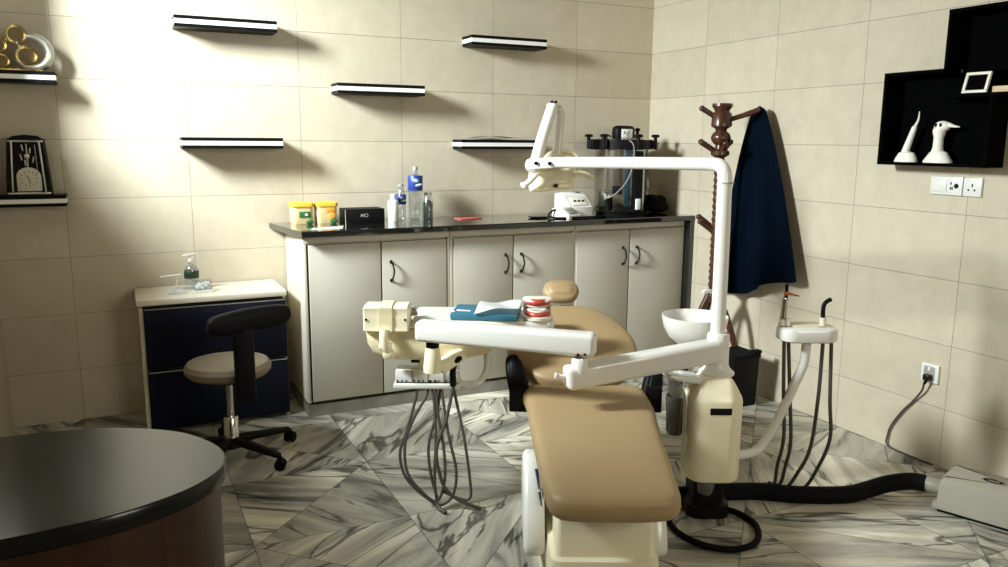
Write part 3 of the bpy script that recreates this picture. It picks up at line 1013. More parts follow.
b.build('gauge_stem', M['black'], t)
b = MB()
b.cyl((ax_ + .10, ay - .03, ZT + .44), (ax_ + .10, ay - .03, ZT + .54), .010, seg=12)
b.ell((ax_ + .10, ay - .03, ZT + .545), (.018, .018, .012), 12, 8)
b.build('valve', M['black'], t)
b = MB()
b.lathe([(0, .455), (.03, .455), (.028, .49), (.016, .51), (0, .51)], (ax_ - .14, ay - .03, ZT), seg=16)
b.build('relief_valve', M['chrome'], t)
b = MB()
b.tube([(ax_ - .10, ay - .1, ZT + .48), (ax_ - .05, ay - .195, ZT + .46), (ax_ - .045, ay - .20, ZT + .33), (ax_ - .09, ay - .20, ZT + .22), (ax_ - .17, ay - .19, ZT + .14), (ax_ - .23, ay - .16, ZT + .11)], .004, 8)
b.build('cord', M['grey_plate'], t)
b = MB()
b.tube([(ax_ - .155, ay - .10, ZT + .03), (ax_ - .165, ay - .105, ZT + .10)], .018, 10)
b.ell((ax_ - .165, ay - .105, ZT + .105), (.02, .02, .014), 12, 8)
b.build('drain_tap', M['black'], t)
b = MB()
b.box((ax_ + .004, ay - .199, ZT + .075), (.036, .012, .07), .004)
b.build('switch_panel', M['paper'], t)
MB().box((ax_ + .010, ay - .180, ZT + .215), (.062, .030, .39), .006).build('control_column', M['black'], t)
b = MB()
b.bar((ax_ - .085, ay - .148, ZT + .165), (ax_ - .135, ay - .11, ZT + .165), .012, .05, .003)
b.build('side_handle', M['black'], t)
# black pouch and spray
b = MB()
b.ell((-.105, -.235, ZT + .055), (.082, .085, .055), 24, 14)
b.ell((-.14, -.25, ZT + .085), (.045, .06, .035), 18, 10, (0, .3, .2))
b.ell((-.07, -.24, ZT + .075), (.045, .055, .035), 18, 10, (.2, -.3, 0))
b.ell((-.105, -.26, ZT + .03), (.085, .08, .03), 18, 10)
for v in b.bm.verts:
    n_ = noise.noise(v.co * 28) * .008
    v.co += Vector((n_, n_, abs(n_)))
    v.co.z = max(v.co.z, ZT + .0005)
one(b, 'black_pouch', M['black_soft'], 'crumpled black pouch at the right end of the worktop', 'pouch', loc=(-.105, -.24, ZT))
t = thing('spray_bottle', (-.10, -.10, ZT), 'white spray bottle behind the black pouch in the corner', 'bottle')
MB().lathe([(0, 0), (.035, 0), (.037, .01), (.037, .12), (.02, .16), (.014, .175), (0, .175)], (-.10, -.10, ZT), seg=22).build('body', M['ivory'], t)
b = MB()
b.box((-.10, -.105, ZT + .20), (.028, .07, .034), .008)
b.box((-.10, -.145, ZT + .175), (.010, .010, .045), .003, rot=(R(-20), 0, 0))
b.cyl((-.10, -.10, ZT + .172), (-.10, -.10, ZT + .192), .016, seg=14)
b.build('trigger_head', M['ivory'], t)
# ------------------------------------------------------------------ dental chair (local frame: X right, Y towards the headrest)
G = Vector((-1.72, -2.0, 0))
HD = R(-25.81)
MD = Matrix.Translation(G) @ Matrix.Rotation(HD, 4, 'Z')


def wl(x, y, z=0.0):
    return tuple(MD @ Vector((x, y, z)))


def slope(origin, deg):
    """plane frame whose local y climbs at deg towards the headrest"""
    a = R(deg)
    return MD @ Matrix.Translation(origin) @ Matrix.Rotation(a, 4, 'X')


t = thing('dental_chair', wl(0, -.3, 0), 'reclined tan vinyl dental chair on a white base with black armrests', 'dental chair', rz=HD)
seat = [(-.245, .05), (-.240, -.10), (-.230, -.35), (-.213, -.70), (-.202, -.84), (-.190, -.895), (-.155, -.925), (-.08, -.935), (.08, -.935), (.165, -.922), (.200, -.885), (.208, -.82),
        (.222, -.60), (.238, -.35), (.252, -.18), (.250, -.05), (.235, .05), (.12, .075), (-.12, .075)]
MB().pad(smooth_outline(seat, 4), .085, slope((0, 0, .497), 2.6), .035, .006).build('seat_cushion', M['tan'], t)
b = MB(slope((0, 0, .497), 2.6))
b.bb(-.16, .16, -.86, .02, -.11, -.082, .008)
b.build('seat_frame', M['black'], t)
back = [(0, -.02), (.12, .0), (.215, .07), (.27, .17), (.288, .28), (.272, .40), (.225, .52), (.155, .615), (.085, .655), (0, .662)]
back = back + [(-x, y) for x, y in back[-2:0:-1]]
XB = slope((-.03, .03, .535), 15.5)
MB().pad(smooth_outline(back, 4), .075, XB, .03, .012).build('backrest_cushion', M['tan'], t)
sh = [(x * .9, .3 + (y - .3) * .9) for x, y in back]
MB().rings(smooth_outline(sh, 4), [(.03, -.105), (0, -.09), (0, -.07)], XB).build('backrest_shell', M['cream'], t)
b = MB(XB)
b.bb(-.03, .03, .60, .72, -.055, -.035, .005)
b.build('headrest_bracket', M['chrome'], t)
hr = [(x_, y_) for x_, y_ in [(-.072, -.045), (-.035, -.062), (.035, -.062), (.072, -.045), (.092, 0), (.074, .045), (.035, .062), (-.035, .062), (-.074, .045), (-.092, 0)]]
XH = slope((-.045, .80, .762), 46)
MB().pad(smooth_outline(hr, 4), .06, XH, .028, .010).build('headrest', M['tan'], t)
for q in (-1, 1):
    b = MB(MD)
    sxq = -.272 if q < 0 else .285
    b.bb(sxq - .035, sxq + .030, .0, .06, .395, .50, .006)
    b.bb(min(sxq, sxq * .55), max(sxq, sxq * .55), .0, .06, .395, .425, .004)
    b.build('armrest_bracket', M['black'], t)
    dz = 0 if q < 0 else -.045
    b = MB(MD)
    ob = [(-.035, -.06), (.035, -.06), (.042, -.02), (.036, .06), (.018, .10), (-.018, .10), (-.036, .06), (-.042, -.02)]
    Xa = Matrix.Translation((sxq + (-.008 if q < 0 else .0), .03, .535 + dz)) @ Matrix.Rotation(R(-14 * -q), 4, 'Y') @ Matrix.Rotation(R(58), 4, 'X')
    b.pad(smooth_outline(ob, 3), .06, Xa, .02, .006)
    b.build('armrest_pad', M['black'], t)
b = MB(MD)
# pedestal: flared towards the foot end
ped = [(-.165, -.72), (.165, -.72), (.165, -.12), (-.165, -.12)]
b.rings(rrect(-.172, .165, -.76, -.10, .03), [(-.012, .0), (-.010, .14), (-.006, .165), (.010, .172), (.012, .18), (.018, .35), (.03, .375)])
b.build('pedestal', M['cream'], t)
for q in (-1, 1):
    b = MB(MD)
    sl = [(-.61, .115), (-.57, .085), (-.34, .075), (-.25, .10), (-.22, .22), (-.25, .32), (-.32, .365), (-.41, .36), (-.49, .315), (-.56, .23), (-.60, .16)]
    Xs = Matrix(((0, 0, 1, -.222 if q < 0 else .195), (1, 0, 0, 0), (0, 1, 0, 0), (0, 0, 0, 1)))
    b.rings(smooth_outline(sl, 3), [(.022, -.038), (.006, -.032), (0, -.022), (0, .02), (.01, .034)], Xs)
    b.build('side_cover', M['white'], t)
b = MB(MD)
b.bb(-.20, .20, -.70, .02, 0, .03, .01)
b.build('base_plate', M['cream'], t)
b = MB(MD)
b.bar((-.214, -.462, .349), (-.206, -.515, .297), .014, .006, .002, w1=.005)
b.bar((-.205, -.522, .290), (-.198, -.552, .252), .010, .006, .002, w1=.004)
b.bar((-.196, -.510, .300), (-.192, -.535, .272), .004, .006, .001)
b.build('side_emblem', M['emblem_ink'], t)

# ------------------------------------------------------------------ dental unit: box, pole, lamp, arms, delivery head, assistant head
t = thing('dental_unit', wl(.5, -.03, 0), 'white dental treatment unit with cuspidor bowl, overhead lamp arm and instrument tray', 'dental unit', rz=HD)
U = t
BX, BY = .497, -.055
b = MB(MD @ Matrix.Translation((BX, BY, 0)))
b.rings(rrect(-.104, .106, -.135, .075, .07, 8), [(.012, .172), (.003, .178), (0, .19), (0, .495), (.004, .510), (.022, .545), (.040, .575), (.052, .583)])
b.build('body', M['cream'], U)
b = MB(MD @ Matrix.Translation((BX, BY, 0)))
b.rings(rrect(-.085, .085, -.08, .12, .05, 6), [(0, 0), (0, .05), (.02, .06), (.02, .174)])
b.build('stand', M['black'], U)
b = MB(MD)
b.cyl((.462, -.165, .125), (.468, -.165, .175), .028, .034, 16, .006)
b.build('drain_cup', M['smoke'], U)
MB(MD).bb(.462, .545, -.1925, -.186, .455, .482, .002).build('name_plate', M['black'], U)
# curved left cover, standing proud of the body
b = MB(MD)
cvp = [(.300, .598), (.335, .590), (.362, .566), (.380, .530), (.386, .480), (.386, .36), (.386, .235)]
def cover(u, v):
    k = min(int(u * 6 * .9999), 5)
    f_ = u * 6 - k
    a_, c_ = Vector(cvp[k]), Vector(cvp[k + 1])
    p_ = a_ + (c_ - a_) * f_
    return Vector((p_.x - .010, -.168 + .06 * v, p_.y))
b.grid(cover, 24, 2, .016)
b.bar((.30, -.10, .592), (.44, -.08, .568), .11, .022, .006)
b.build('side_cover', M['white'], U)
b = MB(MD)
b.lathe([(0, .33), (.028, .33), (.034, .345), (.040, .47), (.041, .49), (.037, .49), (.034, .36), (0, .35)], (.358, -.055, 0), seg=24)
b.bb(.330, .390, -.03, -.015, .33, .565, .006)
b.build('cup_holder', M['smoke'], U)
b = MB(MD)
b.lathe([(0, .580), (.068, .580), (.070, .588), (.052, .604), (.045, .62), (.044, .735), (.040, .745), (.029, .748), (0, .748)], (.515, -.05, 0), seg=32)
b.build('pole_sleeve', M['white'], U)
b = MB(MD)
b.tube([(.512, -.05, .74), (.510, -.05, 1.05), (.507, -.05, 1.30), (.507, -.049, 1.345), (.503, -.045, 1.378), (.490, -.032, 1.397), (.465, -.010, 1.402), (.42, .032, 1.402), (.15, .29, 1.397), (-.115, .548, 1.390)], .029, 20, 5, r1=.0245)
b.build('pole', M['white'], U)
b = MB(MD)
b.cyl((.511, -.05, 1.33), (.511, -.05, 1.336), .0302, seg=24)
b.build('pole_joint', M['grey_plate'], U)
# lamp
lamp = MB(MD)
lamp.bar((-.10, .533, 1.3895), (-.225, .60, 1.378), .05, .05, .012)
lamp.ell((-.205, .60, 1.375), (.034, .034, .034), 16, 10)
lp = lamp.build('lamp_knuckle', M['white'], U)
b = MB(MD)
for x_, y_ in ((-.130, .513), (-.19, .543)):
    b.cyl((x_, y_ - .006, 1.386), (x_, y_ + .004, 1.386), .009, seg=12)
b.build('bolt', M['black'], lp)
b = MB(MD)
b.tube([(-.200, .60, 1.345), (-.158, .632, 1.50), (-.113, .66, 1.642)], .029, 18, 6, r1=.026)
b.ell((-.112, .662, 1.646), (.029, .029, .016), 16, 8)
b.build('spring_arm', M['white'], U)
b = MB(MD)
b.cyl((-.120, .648, 1.660), (-.114, .640, 1.664), .006, seg=8)
b.cyl((-.102, .648, 1.660), (-.096, .640, 1.664), .006, seg=8)
b.build('bolt', M['black'], U)
b = MB(MD)
b.tube([(-.085, .675, 1.640), (-.072, .685, 1.61), (-.078, .69, 1.50), (-.084, .69, 1.40)], .016, 14, 6, r1=.024)
b.build('lamp_hanger', M['white'], U)
hd = [(-.100, .06), (-.114, .0), (-.110, -.055), (-.092, -.070), (-.02, -.064), (.07, -.055), (.096, -.046), (.104, -.01), (.102, .03), (.09, .07), (.0, .075), (-.07, .072)]
Xh = MD @ Matrix.Translation((-.105, .645, 1.315)) @ Matrix.Rotation(R(90), 4, 'X')
hb = MB().pad(smooth_outline(hd, 3), .10, Xh, .03, .012).build('lamp_head', M['cream'], U)
b = MB(MD)
b.bb(-.103, -.083, .640 - .016, .640 - .008, 1.272, 1.288, .001)
b.build('lamp_switch', M['black'], hb)
b = MB(MD)
b.ell((-.066, .70, 1.372), (.086, .055, .066), 28, 14)
b.lathe([(.082, -.006), (.094, -.006), (.094, .006), (.082, .006), (.082, -.006)], (-.066, .685, 1.372), (0, 1, 0), 32, sx=1, sy=.86)
b.build('reflector', M['cream'], U)
b = MB(MD)
b.tube([(-.185, .60, 1.335), (-.212, .595, 1.305), (-.232, .59, 1.288)], .014, 12)
b.ell((-.240, .588, 1.282), (.022, .018, .015), 14, 8, (0, R(35), 0))
b.build('lamp_handle', M['white'], U)
b = MB(MD)
b.tube([(-.01, .63, 1.335), (.03, .62, 1.338), (.062, .61, 1.325), (.075, .605, 1.305)], .013, 12)
b.build('lamp_handle', M['cream'], U)
# cuspidor
BC = (.462, .125)
b = MB(MD)
b.lathe([(0, .575), (.075, .575), (.072, .64), (.062, .668), (.075, .682), (.105, .705), (.126, .745), (.135, .785), (.136, .795), (.131, .796), (.122, .760), (.095, .725), (.055, .708), (.02, .702), (0, .700)], BC + (-.018,), seg=48)
b.build('cuspidor_bowl', M['white'], U)
b = MB(MD)
b.lathe([(0, .704), (.018, .705), (.020, .709), (0, .712)], BC + (0,), seg=16)
b.build('bowl_drain', M['chrome'], U)
b = MB(MD)
b.tube([(.590, .17, .66), (.586, .17, .80), (.566, .165, .848), (.535, .155, .872), (.508, .145, .876), (.492, .14, .868)], .0085, 12)
b.build('bowl_spout', M['white'], U)
b = MB(MD)
for x_ in (.380, .412):
    b.lathe([(0, .56), (.014, .56), (.014, .595), (.010, .60), (0, .60)], (x_, .055, 0), seg=14)
b.build('water_knob', M['black'], U)
# lower arm, upper arm
b = MB(MD)
b.bar((.515, -.085, .688), (-.102, -.25, .617), .080, .088, .020, 4, w1=.080, h1=.090)
b.build('lower_arm', M['white'], U)
b = MB(MD)
b.lathe([(0, .64), (.030, .64), (.030, .690), (.026, .695), (0, .695)], (-.050, -.25, 0), seg=24)
b.build('arm_pivot', M['white'], U)
b = MB(MD)
b.lathe([(0, .694), (.022, .694), (.022, .715), (0, .715)], (-.050, -.25, 0), seg=20)
b.build('arm_swivel', M['chrome'], U)
b = MB(MD)
b.bar((-.100, -.25, .620), (-.137, -.25, .626), .016, .016, .004)
b.bar((-.130, -.25, .625), (-.142, -.25, .626), .02, .022, .004)
b.build('arm_lever', M['white'], U)
b = MB(MD)
b.bar((.010, -.25, .745), (-.672, -.06, .752), .080, .090, .020, 4, w1=.078, h1=.082)
ua = b.build('upper_arm', M['white'], U)
b = MB(MD)
for x_ in (-.060, -.034):
    b.cyl((x_, -.289, .717), (x_, -.283, .717), .0045, seg=10)
b.cyl((-.635, -.108, .722), (-.635, -.100, .722), .005, seg=10)
b.build('bolt', M['black'], ua)
b = MB(MD)
b.lathe([(0, .680), (.026, .680), (.026, .716), (0, .716)], (-.612, -.06, 0), seg=24)
b.build('arm_collar', M['black'], U)
b = MB(MD)
b.lathe([(0, .582), (.036, .582), (.0375, .598), (.029, .675), (.026, .682), (0, .682)], (-.612, -.06, 0), seg=28)
b.build('delivery_mount', M['cream'], U)
# delivery head
DY = .15
b = MB(MD)
dl = [(-.893, .735), (-.890, .670), (-.868, .628), (-.818, .602), (-.74, .596), (-.50, .600), (-.42, .618), (-.345, .655), (-.335, .700), (-.34, .735)]
Xf = Matrix(((1, 0, 0, 0), (0, 0, -1, DY), (0, 1, 0, 0), (0, 0, 0, 1)))
b.rings(dl, [(.03, -.17), (.008, -.15), (0, -.12), (0, .09), (.006, .105), (.02, .115)], Xf)
b.build('delivery_body', M['yellowed'], U)
b = MB(MD)
b.bb(-.895, -.335, DY - .112, DY + .165, .7355, .742, .003)
b.build('delivery_rim', M['yellowed'], U)
b = MB(MD)
b.rings(rrect(-.715, -.122, DY - .05, DY + .24, .03), [(.012, .712), (.002, .717), (0, .724), (0, .746), (.004, .751)])
tr = b.build('tray', M['white'], U)
b = MB(MD)
b.bar((-.74, DY + .02, .775), (-.70, DY + .02, .785), .02, .03, .004)
b.cyl((-.735, DY + .0, .795), (-.735, DY + .0, .81), .008, seg=10)
b.bar((-.735, DY - .02, .772), (-.690, DY - .02, .776), .016, .016, .003)
b.build('tray_clamp', M['grey_plate'], U)
b = MB(MD)
cc = [(-.055, -.058), (.055, -.058), (.062, -.03), (.062, .03), (.055, .058), (-.055, .058), (-.062, .03), (-.062, -.03)]
Xv = Matrix.Translation((-.806, DY - .075, .774)) @ Matrix.Diagonal((1, .92, .90, 1)) @ Matrix(((0, 0, 1, 0), (1, 0, 0, 0), (0, 1, 0, 0), (0, 0, 0, 1)))
b.rings(smooth_outline(cc, 3), [(.008, -.092), (0, -.086), (0, .086), (.008, .092)], Xv)
fv = b.build('viewer_box', M['cream'], U)
b = MB(MD)
b.rings(smooth_outline(cc, 3), [(-.006, -.026), (-.006, .026)], Xv)
b.build('viewer_strap', M['yellowed'], fv)
b = MB(MD)
for x_ in (-.885, -.728):
    b.cyl((x_, DY - .136, .774), (x_, DY - .125, .774), .005, seg=10)
b.build('bolt', M['black'], fv)
b = MB(MD)
b.tube([(-.812, DY - .142, .735), (-.812, DY - .152, .70), (-.806, DY - .152, .665), (-.798, DY - .145, .645)], .018, 12)
b.bar((-.832, DY - .15, .668), (-.782, DY - .15, .668), .03, .026, .006)
b.box((-.796, DY - .145, .636), (.044, .036, .04), .010)
b.build('viewer_latch', M['cream'], U)
b = MB(MD)
b.cyl((-.803, DY - .168, .667), (-.803, DY - .160, .667), .006, seg=10)
b.build('bolt', M['black'], U)
# instrument panel below
b = MB(MD)
b.bb(-.775, -.515, .040, .13, .505, .556, .004)
b.bb(-.782, -.508, .022, .13, .482, .504, .006)
pn = b.build('instrument_panel', M['white'], U)
b = MB(MD)
for x_ in (-.705, -.640, -.575):
    b.bb(x_ - .001, x_ + .001, .038, .042, .508, .554)
for x0_ in (-.765, -.697, -.632, -.567):
    for k in range(3):
        b.cyl((x0_ + .018 * k, .036, .513), (x0_ + .018 * k, .042, .513), .0035, seg=8)
b.bb(-.772, -.518, .036, .042, .5035, .5065)
b.build('panel_mark', M['black'], pn)
b = MB(MD)
b.bar((-.665, .07, .55), (-.665, .09, .62), .03, .03, .006)
b.build('panel_hanger', M['cream'], U)
b = MB(MD)
b.bb(-.712, -.676, .06, .10, .583, .600, .003)
b.build('panel_button', M['black'], U)
b = MB(MD)
b.bar((-.595, -.03, .585), (-.50, .05, .632), .06, .05, .014)
b.build('panel_bracket', M['cream'], U)
b = MB(MD)
b.tube([(-.405, .12, .655), (-.398, .10, .60), (-.400, .09, .55), (-.425, .08, .505), (-.465, .075, .49), (-.51, .075, .492)], .016, 12, r1=.014)
b.build('panel_handle', M['white'], U)
b = MB(MD)
b.tube([(-.520, .0, .615), (-.530, .005, .600), (-.537, .012, .56), (-.537, .02, .50)], .013, 10)
b.ell((-.518, .0, .615), (.022, .016, .013), 12, 8, (0, R(-30), 0))
b.build('handpiece', M['black'], U)
HO = [
    [(-0.676, 0.044, 0.509), (-0.699, 0.021, 0.408), (-0.729, -0.004, 0.301), (-0.752, -0.022, 0.224), (-0.733, -0.042, 0.141), (-0.677, -0.057, 0.077), (-0.603, -0.069, 0.025)],
    [(-0.637, 0.047, 0.521), (-0.645, 0.032, 0.456), (-0.693, 0.012, 0.372), (-0.731, -0.013, 0.265), (-0.72, -0.04, 0.147), (-0.652, -0.06, 0.065), (-0.597, -0.069, 0.028)],
    [(-0.633, 0.05, 0.533), (-0.614, 0.023, 0.42), (-0.606, -0.01, 0.278), (-0.61, -0.043, 0.136), (-0.6, -0.067, 0.036)],
    [(-0.609, 0.048, 0.527), (-0.601, 0.018, 0.396), (-0.575, -0.015, 0.254), (-0.567, -0.043, 0.136), (-0.585, -0.062, 0.054), (-0.609, -0.067, 0.036)],
    [(-0.584, 0.051, 0.54), (-0.601, 0.030, 0.396), (-0.636, -0.005, 0.254), (-0.625, -0.033, 0.136), (-0.597, -0.055, 0.042)],
    [(-0.59, 0.043, 0.504), (-0.555, -0.004, 0.302), (-0.522, -0.038, 0.16), (-0.532, -0.06, 0.066), (-0.572, -0.069, 0.025), (-0.609, -0.077, 0.030)],
    [(-0.530, 0.03, 0.53), (-0.535, 0.033, 0.504), (-0.564, 0.005, 0.361), (-0.603, -0.022, 0.242), (-0.586, -0.047, 0.136), (-0.555, -0.062, 0.078), (-0.493, -0.070, 0.035), (-0.419, -0.074, 0.010)],
    [(-0.537, 0.02, 0.50), (-0.522, 0.032, 0.42), (-0.489, -0.01, 0.279), (-0.463, -0.051, 0.102), (-0.466, -0.064, 0.049), (-0.505, -0.062, 0.045), (-0.579, -0.051, 0.075)],
]
for i, p in enumerate(HO):
    b = MB(MD)
    b.tube(p, .0062 if i != 6 else .0072, 10, 6)
    b.build('instrument_hose', M['hose'], U)
b = MB(MD)
b.tube([(-.600, -.068, .03), (-.585, -.09, .014), (-.56, -.115, .010)], .009, 8)
b.build('instrument_hose', M['hose'], U)
# assistant head
b = MB(MD)
b.rings(rrect(.768, 1.000, -.065, .085, .055, 8), [(.010, .706), (.002, .712), (0, .722), (0, .748), (.003, .758), (.010, .762)])
b.build('assistant_tray', M['white'], U)
b = MB(MD)
b.rings(rrect(.815, .945, -.02, .06, .03, 6), [(0, .760), (0, .768), (.006, .770)])
b.build('tray_insert', M['cream'], U)
b = MB(MD)
b.tube([(.885, .0, .715), (.884, .0, .650), (.878, .0, .600), (.850, .0, .525), (.790, .0, .370), (.745, -.005, .285), (.710, -.015, .245), (.660, -.03, .233), (.59, -.045, .233)], .019, 14, 6)
b.build('assistant_arm', M['white'], U)
b = MB(MD)
b.tube([(.944, .0, .765), (.943, .0, .800)], .0135, 12)
b.build('holder', M['ivory'], U)
b = MB(MD)
b.tube([(.805, .0, .765), (.805, .0, .795)], .010, 12)
b.build('holder', M['ivory'], U)
b = MB(MD)
b.tube([(.785, .01, .765), (.783, .01, .79)], .016, 12, r1=.010)
b.build('holder', M['ivory'], U)
b = MB(MD)
b.tube([(.943, .0, .80), (.941, .0, .83), (.945, .0, .855), (.958, .0, .868), (.970, .0, .873)], .0085, 10)
b.build('suction_tip', M['black'], U)
b = MB(MD)
b.tube([(.783, .01, .78), (.786, .01, .83), (.788, .01, .868)], .010, 10, r1=.012)
b.ell((.787, .01, .872), (.010, .010, .010), 10, 6)
b.build('syringe_body', M['chrome'], U)
b = MB(MD)
b.tube([(.793, .02, .77), (.797, .02, .83), (.797, .02, .93)], .007, 8)
b.build('syringe_hose', M['black'], U)
b = MB(MD)
b.tube([(.785, .01, .895), (.81, .01, .892), (.845, .01, .884)], .008, 8, r1=.003)
b.ell((.80, .01, .893), (.018, .007, .007), 10, 6)
b.build('syringe_nozzle', M['orange_tip'], U)
for p in ([(0.794, 0, 0.71), (0.806, 0.0, 0.497), (0.832, 0.03, 0.284), (0.835, 0.09, 0.131), (0.845, .14, 0.022), (.82, .18, .012)],
          [(0.818, 0.02, 0.71), (0.840, .02, 0.476), (0.866, .04, 0.262), (0.870, 0.09, 0.133), (0.87, .14, 0.028), (.84, .19, .012)],
          [(0.951, 0, 0.71), (0.949, 0, 0.456), (0.941, 0.02, 0.241), (0.915, 0.07, 0.108), (0.885, .12, 0.015), (.84, .16, .012)],
          [(0.984, 0, 0.71), (0.998, 0, 0.456), (1.02, 0.02, 0.285), (1.00, 0.07, 0.134), (0.965, .12, 0.018), (.90, .15, .012)]):
    b = MB(MD)
    b.tube(p, .0075, 10, 6)
    b.build('suction_hose', M['hose'], U)

# things lying on the tray
ZTR = .752
b = MB(MD)
b.box((-.405, DY + .05, ZTR + .014), (.28, .20, .028), .006, rot=(0, 0, R(-6)))
t2 = thing('blue_folder', wl(-.43, DY + .06, ZTR), 'blue folder lying on the delivery tray under white paper', 'folder', rz=HD)
b.build('cover', M['blue'], t2)
b = MB(MD)
b.box((-.555, DY + .0, ZTR + .0295), (.035, .03, .003), .001, rot=(0, 0, R(20)))
b.box((-.50, DY + .02, ZTR + .0295), (.06, .012, .003), .001, rot=(0, 0, R(-12)))
b.build('cover_mark', M['paper'], t2)
b = MB(MD)
b.grid(lambda u, v: Vector((-.455 + .185 * u + .02 * v, DY - .055 + .22 * v - .02 * u, ZTR + .0315 + .012 * math.sin(3.2 * u + 2 * v) ** 2 + .028 * u * (1 - .6 * v))), 14, 8, .002)
one(b, 'white_paper', M['paper'], 'sheet of white paper curling over the blue folder on the delivery tray', 'paper', loc=wl(-.35, DY + .06, ZTR + .03))
# jaw model
JX, JY = -.190, DY + .0
t2 = thing('jaw_model', wl(JX, JY, ZTR), 'open dental jaw model with red gums at the right end of the tray', 'dental model', rz=HD)


def arch(z, r, ry, tilt=0.0, open_=1):
    pts = []
    for a in range(-100, 101, 10):
        th = R(a)
        pts.append((JX + r * math.sin(th) * 1.0, JY - ry * math.cos(th) + .02, z + tilt * (math.cos(th))))
    return pts


b = MB(MD)
b.rings(smooth_outline([(JX - .05, JY - .035), (JX, JY - .06), (JX + .05, JY - .035), (JX + .055, JY + .05), (JX - .055, JY + .05)], 4), [(.004, ZTR), (0, ZTR + 0.0030), (0, ZTR + 0.0152), (.006, ZTR + 0.0182)])
b.build('lower_base', M['ivory'], t2)
b = MB(MD)
b.tube(arch(ZTR + 0.0228, .042, .062), .0145, 10, 3)
b.build('lower_gum', M['red'], t2)
b = MB(MD)
for i, (x_, y_, z_) in enumerate(arch(ZTR + 0.0350, .041, .062)):
    if 2 <= i <= 18:
        b.box((x_, y_, z_), (.0085, .0085, .013), .0025, rot=(0, 0, R(-100 + 10 * i)))
c = b.build('lower_teeth', M['ivory'], t2)
b = MB(MD)
b.tube(arch(ZTR + 0.0714, .042, .062, .006), .0145, 10, 3)
b.build('upper_gum', M['red'], t2)
b = MB(MD)
for i, (x_, y_, z_) in enumerate(arch(ZTR + 0.0585, .041, .062, .004)):
    if 2 <= i <= 18:
        b.box((x_, y_, z_), (.0085, .0085, .013), .0025, rot=(0, 0, R(-100 + 10 * i)))
b.build('upper_teeth', M['ivory'], t2)
b = MB(MD)
b.rings(smooth_outline([(JX - .05, JY - .030), (JX, JY - .05), (JX + .05, JY - .030), (JX + .055, JY + .05), (JX - .055, JY + .05)], 4), [(.004, ZTR + 0.0783), (0, ZTR + 0.0806), (.004, ZTR + 0.0866), (.02, ZTR + 0.0904)])
b.build('upper_base', M['ivory'], t2)
b = MB(MD)
for q in (-1, 1):
    b.bar((JX + q * .048, JY + .05, ZTR + 0.0076), (JX + q * .048, JY + .05, ZTR + 0.0851), .012, .02, .003)
b.bar((JX - .05, JY + .056, ZTR + 0.0418), (JX + .062, JY + .056, ZTR + 0.0418), .012, .014, .003)
b.build('hinge', M['chrome'], t2)

# ------------------------------------------------------------------ suction compressor, its hose, loose cable
CA = Vector((.35, -.937, 0)).normalized()
CD = Vector((.937, .35, 0)).normalized()
XC = Matrix(((CA.x, CD.x, 0, -.458), (CA.y, CD.y, 0, -2.666), (0, 0, 1, 0), (0, 0, 0, 1)))
t = thing('suction_motor', tuple(XC @ Vector((.27, .11, 0))), 'off-white suction motor housing on the floor against the right wall', 'motor', rz=math.atan2(CA.y, CA.x))
b = MB(XC)
b.rings(rrect(.012, .54, .012, .215, .016), [(.0, .04), (.004, .115), (.010, .142), (.024, .152)])
b.build('housing', M['motor_shell'], t)
b = MB(XC)
b.rings(rrect(0, .552, 0, .226, .018), [(.004, .016), (0, .02), (0, .038), (.008, .042)])
b.build('base_flange', M['motor_shell'], t)
b = MB(XC)
b.bb(.02, .53, .02, .21, 0, .018)
b.build('feet', M['black'], t)
b = MB(XC)
b.lathe([(0, .152), (.030, .152), (.030, .155), (0, .155)], (.19, .105, 0), seg=28, sx=1.25, sy=.8)
bd = b.build('badge', M['black'], t)
b = MB(XC)
b.lathe([(.030, .1525), (.033, .1525), (.033, .1565), (.030, .1565), (.030, .1525)], (.19, .105, 0), seg=28, sx=1.25, sy=.8)
b.box((.19, .105, .1555), (.040, .010, .0015))
b.build('badge_ring', M['silver'], bd)
b = MB(XC)
b.cyl((.014, .075, .083), (-.045, .075, .083), .030, .032, 24, .004)
b.build('inlet_port', M['motor_shell'], t)
b = MB()
port = XC @ Vector((-.047, .075, .083))
p1 = XC @ Vector((-.09, .07, .072))
b.tube([(-1.36, -2.17, .036), (-1.25, -2.205, .036), (-1.137, -2.235, .036), (-1.02, -2.285, .036), (-.90, -2.375, .036), (-.72, -2.46, .036), (-.60, -2.470, .039), (-.50, -2.488, .054), (-.435, -2.542, .076), tuple(port)], .036, 16, 22)
# corrugation
bmv = b.bm
one(b, 'suction_hose', M['black_soft'], 'thick black suction hose lying on the floor from the unit to the motor', 'hose', loc=(-.95, -2.34, 0))
b = MB()
b.tube([(-1.33, -2.22, .012), (-1.25, -2.29, .012), (-1.205, -2.37, .012), (-1.22, -2.48, .012), (-1.31, -2.575, .012), (-1.42, -2.585, .012), (-1.50, -2.52, .012), (-1.53, -2.40, .012), (-1.50, -2.28, .012)], .012, 10, 8)
one(b, 'floor_cable', M['black_soft'], 'black cable looped on the marble floor below the dental unit', 'cable', loc=(-1.36, -2.4, 0))

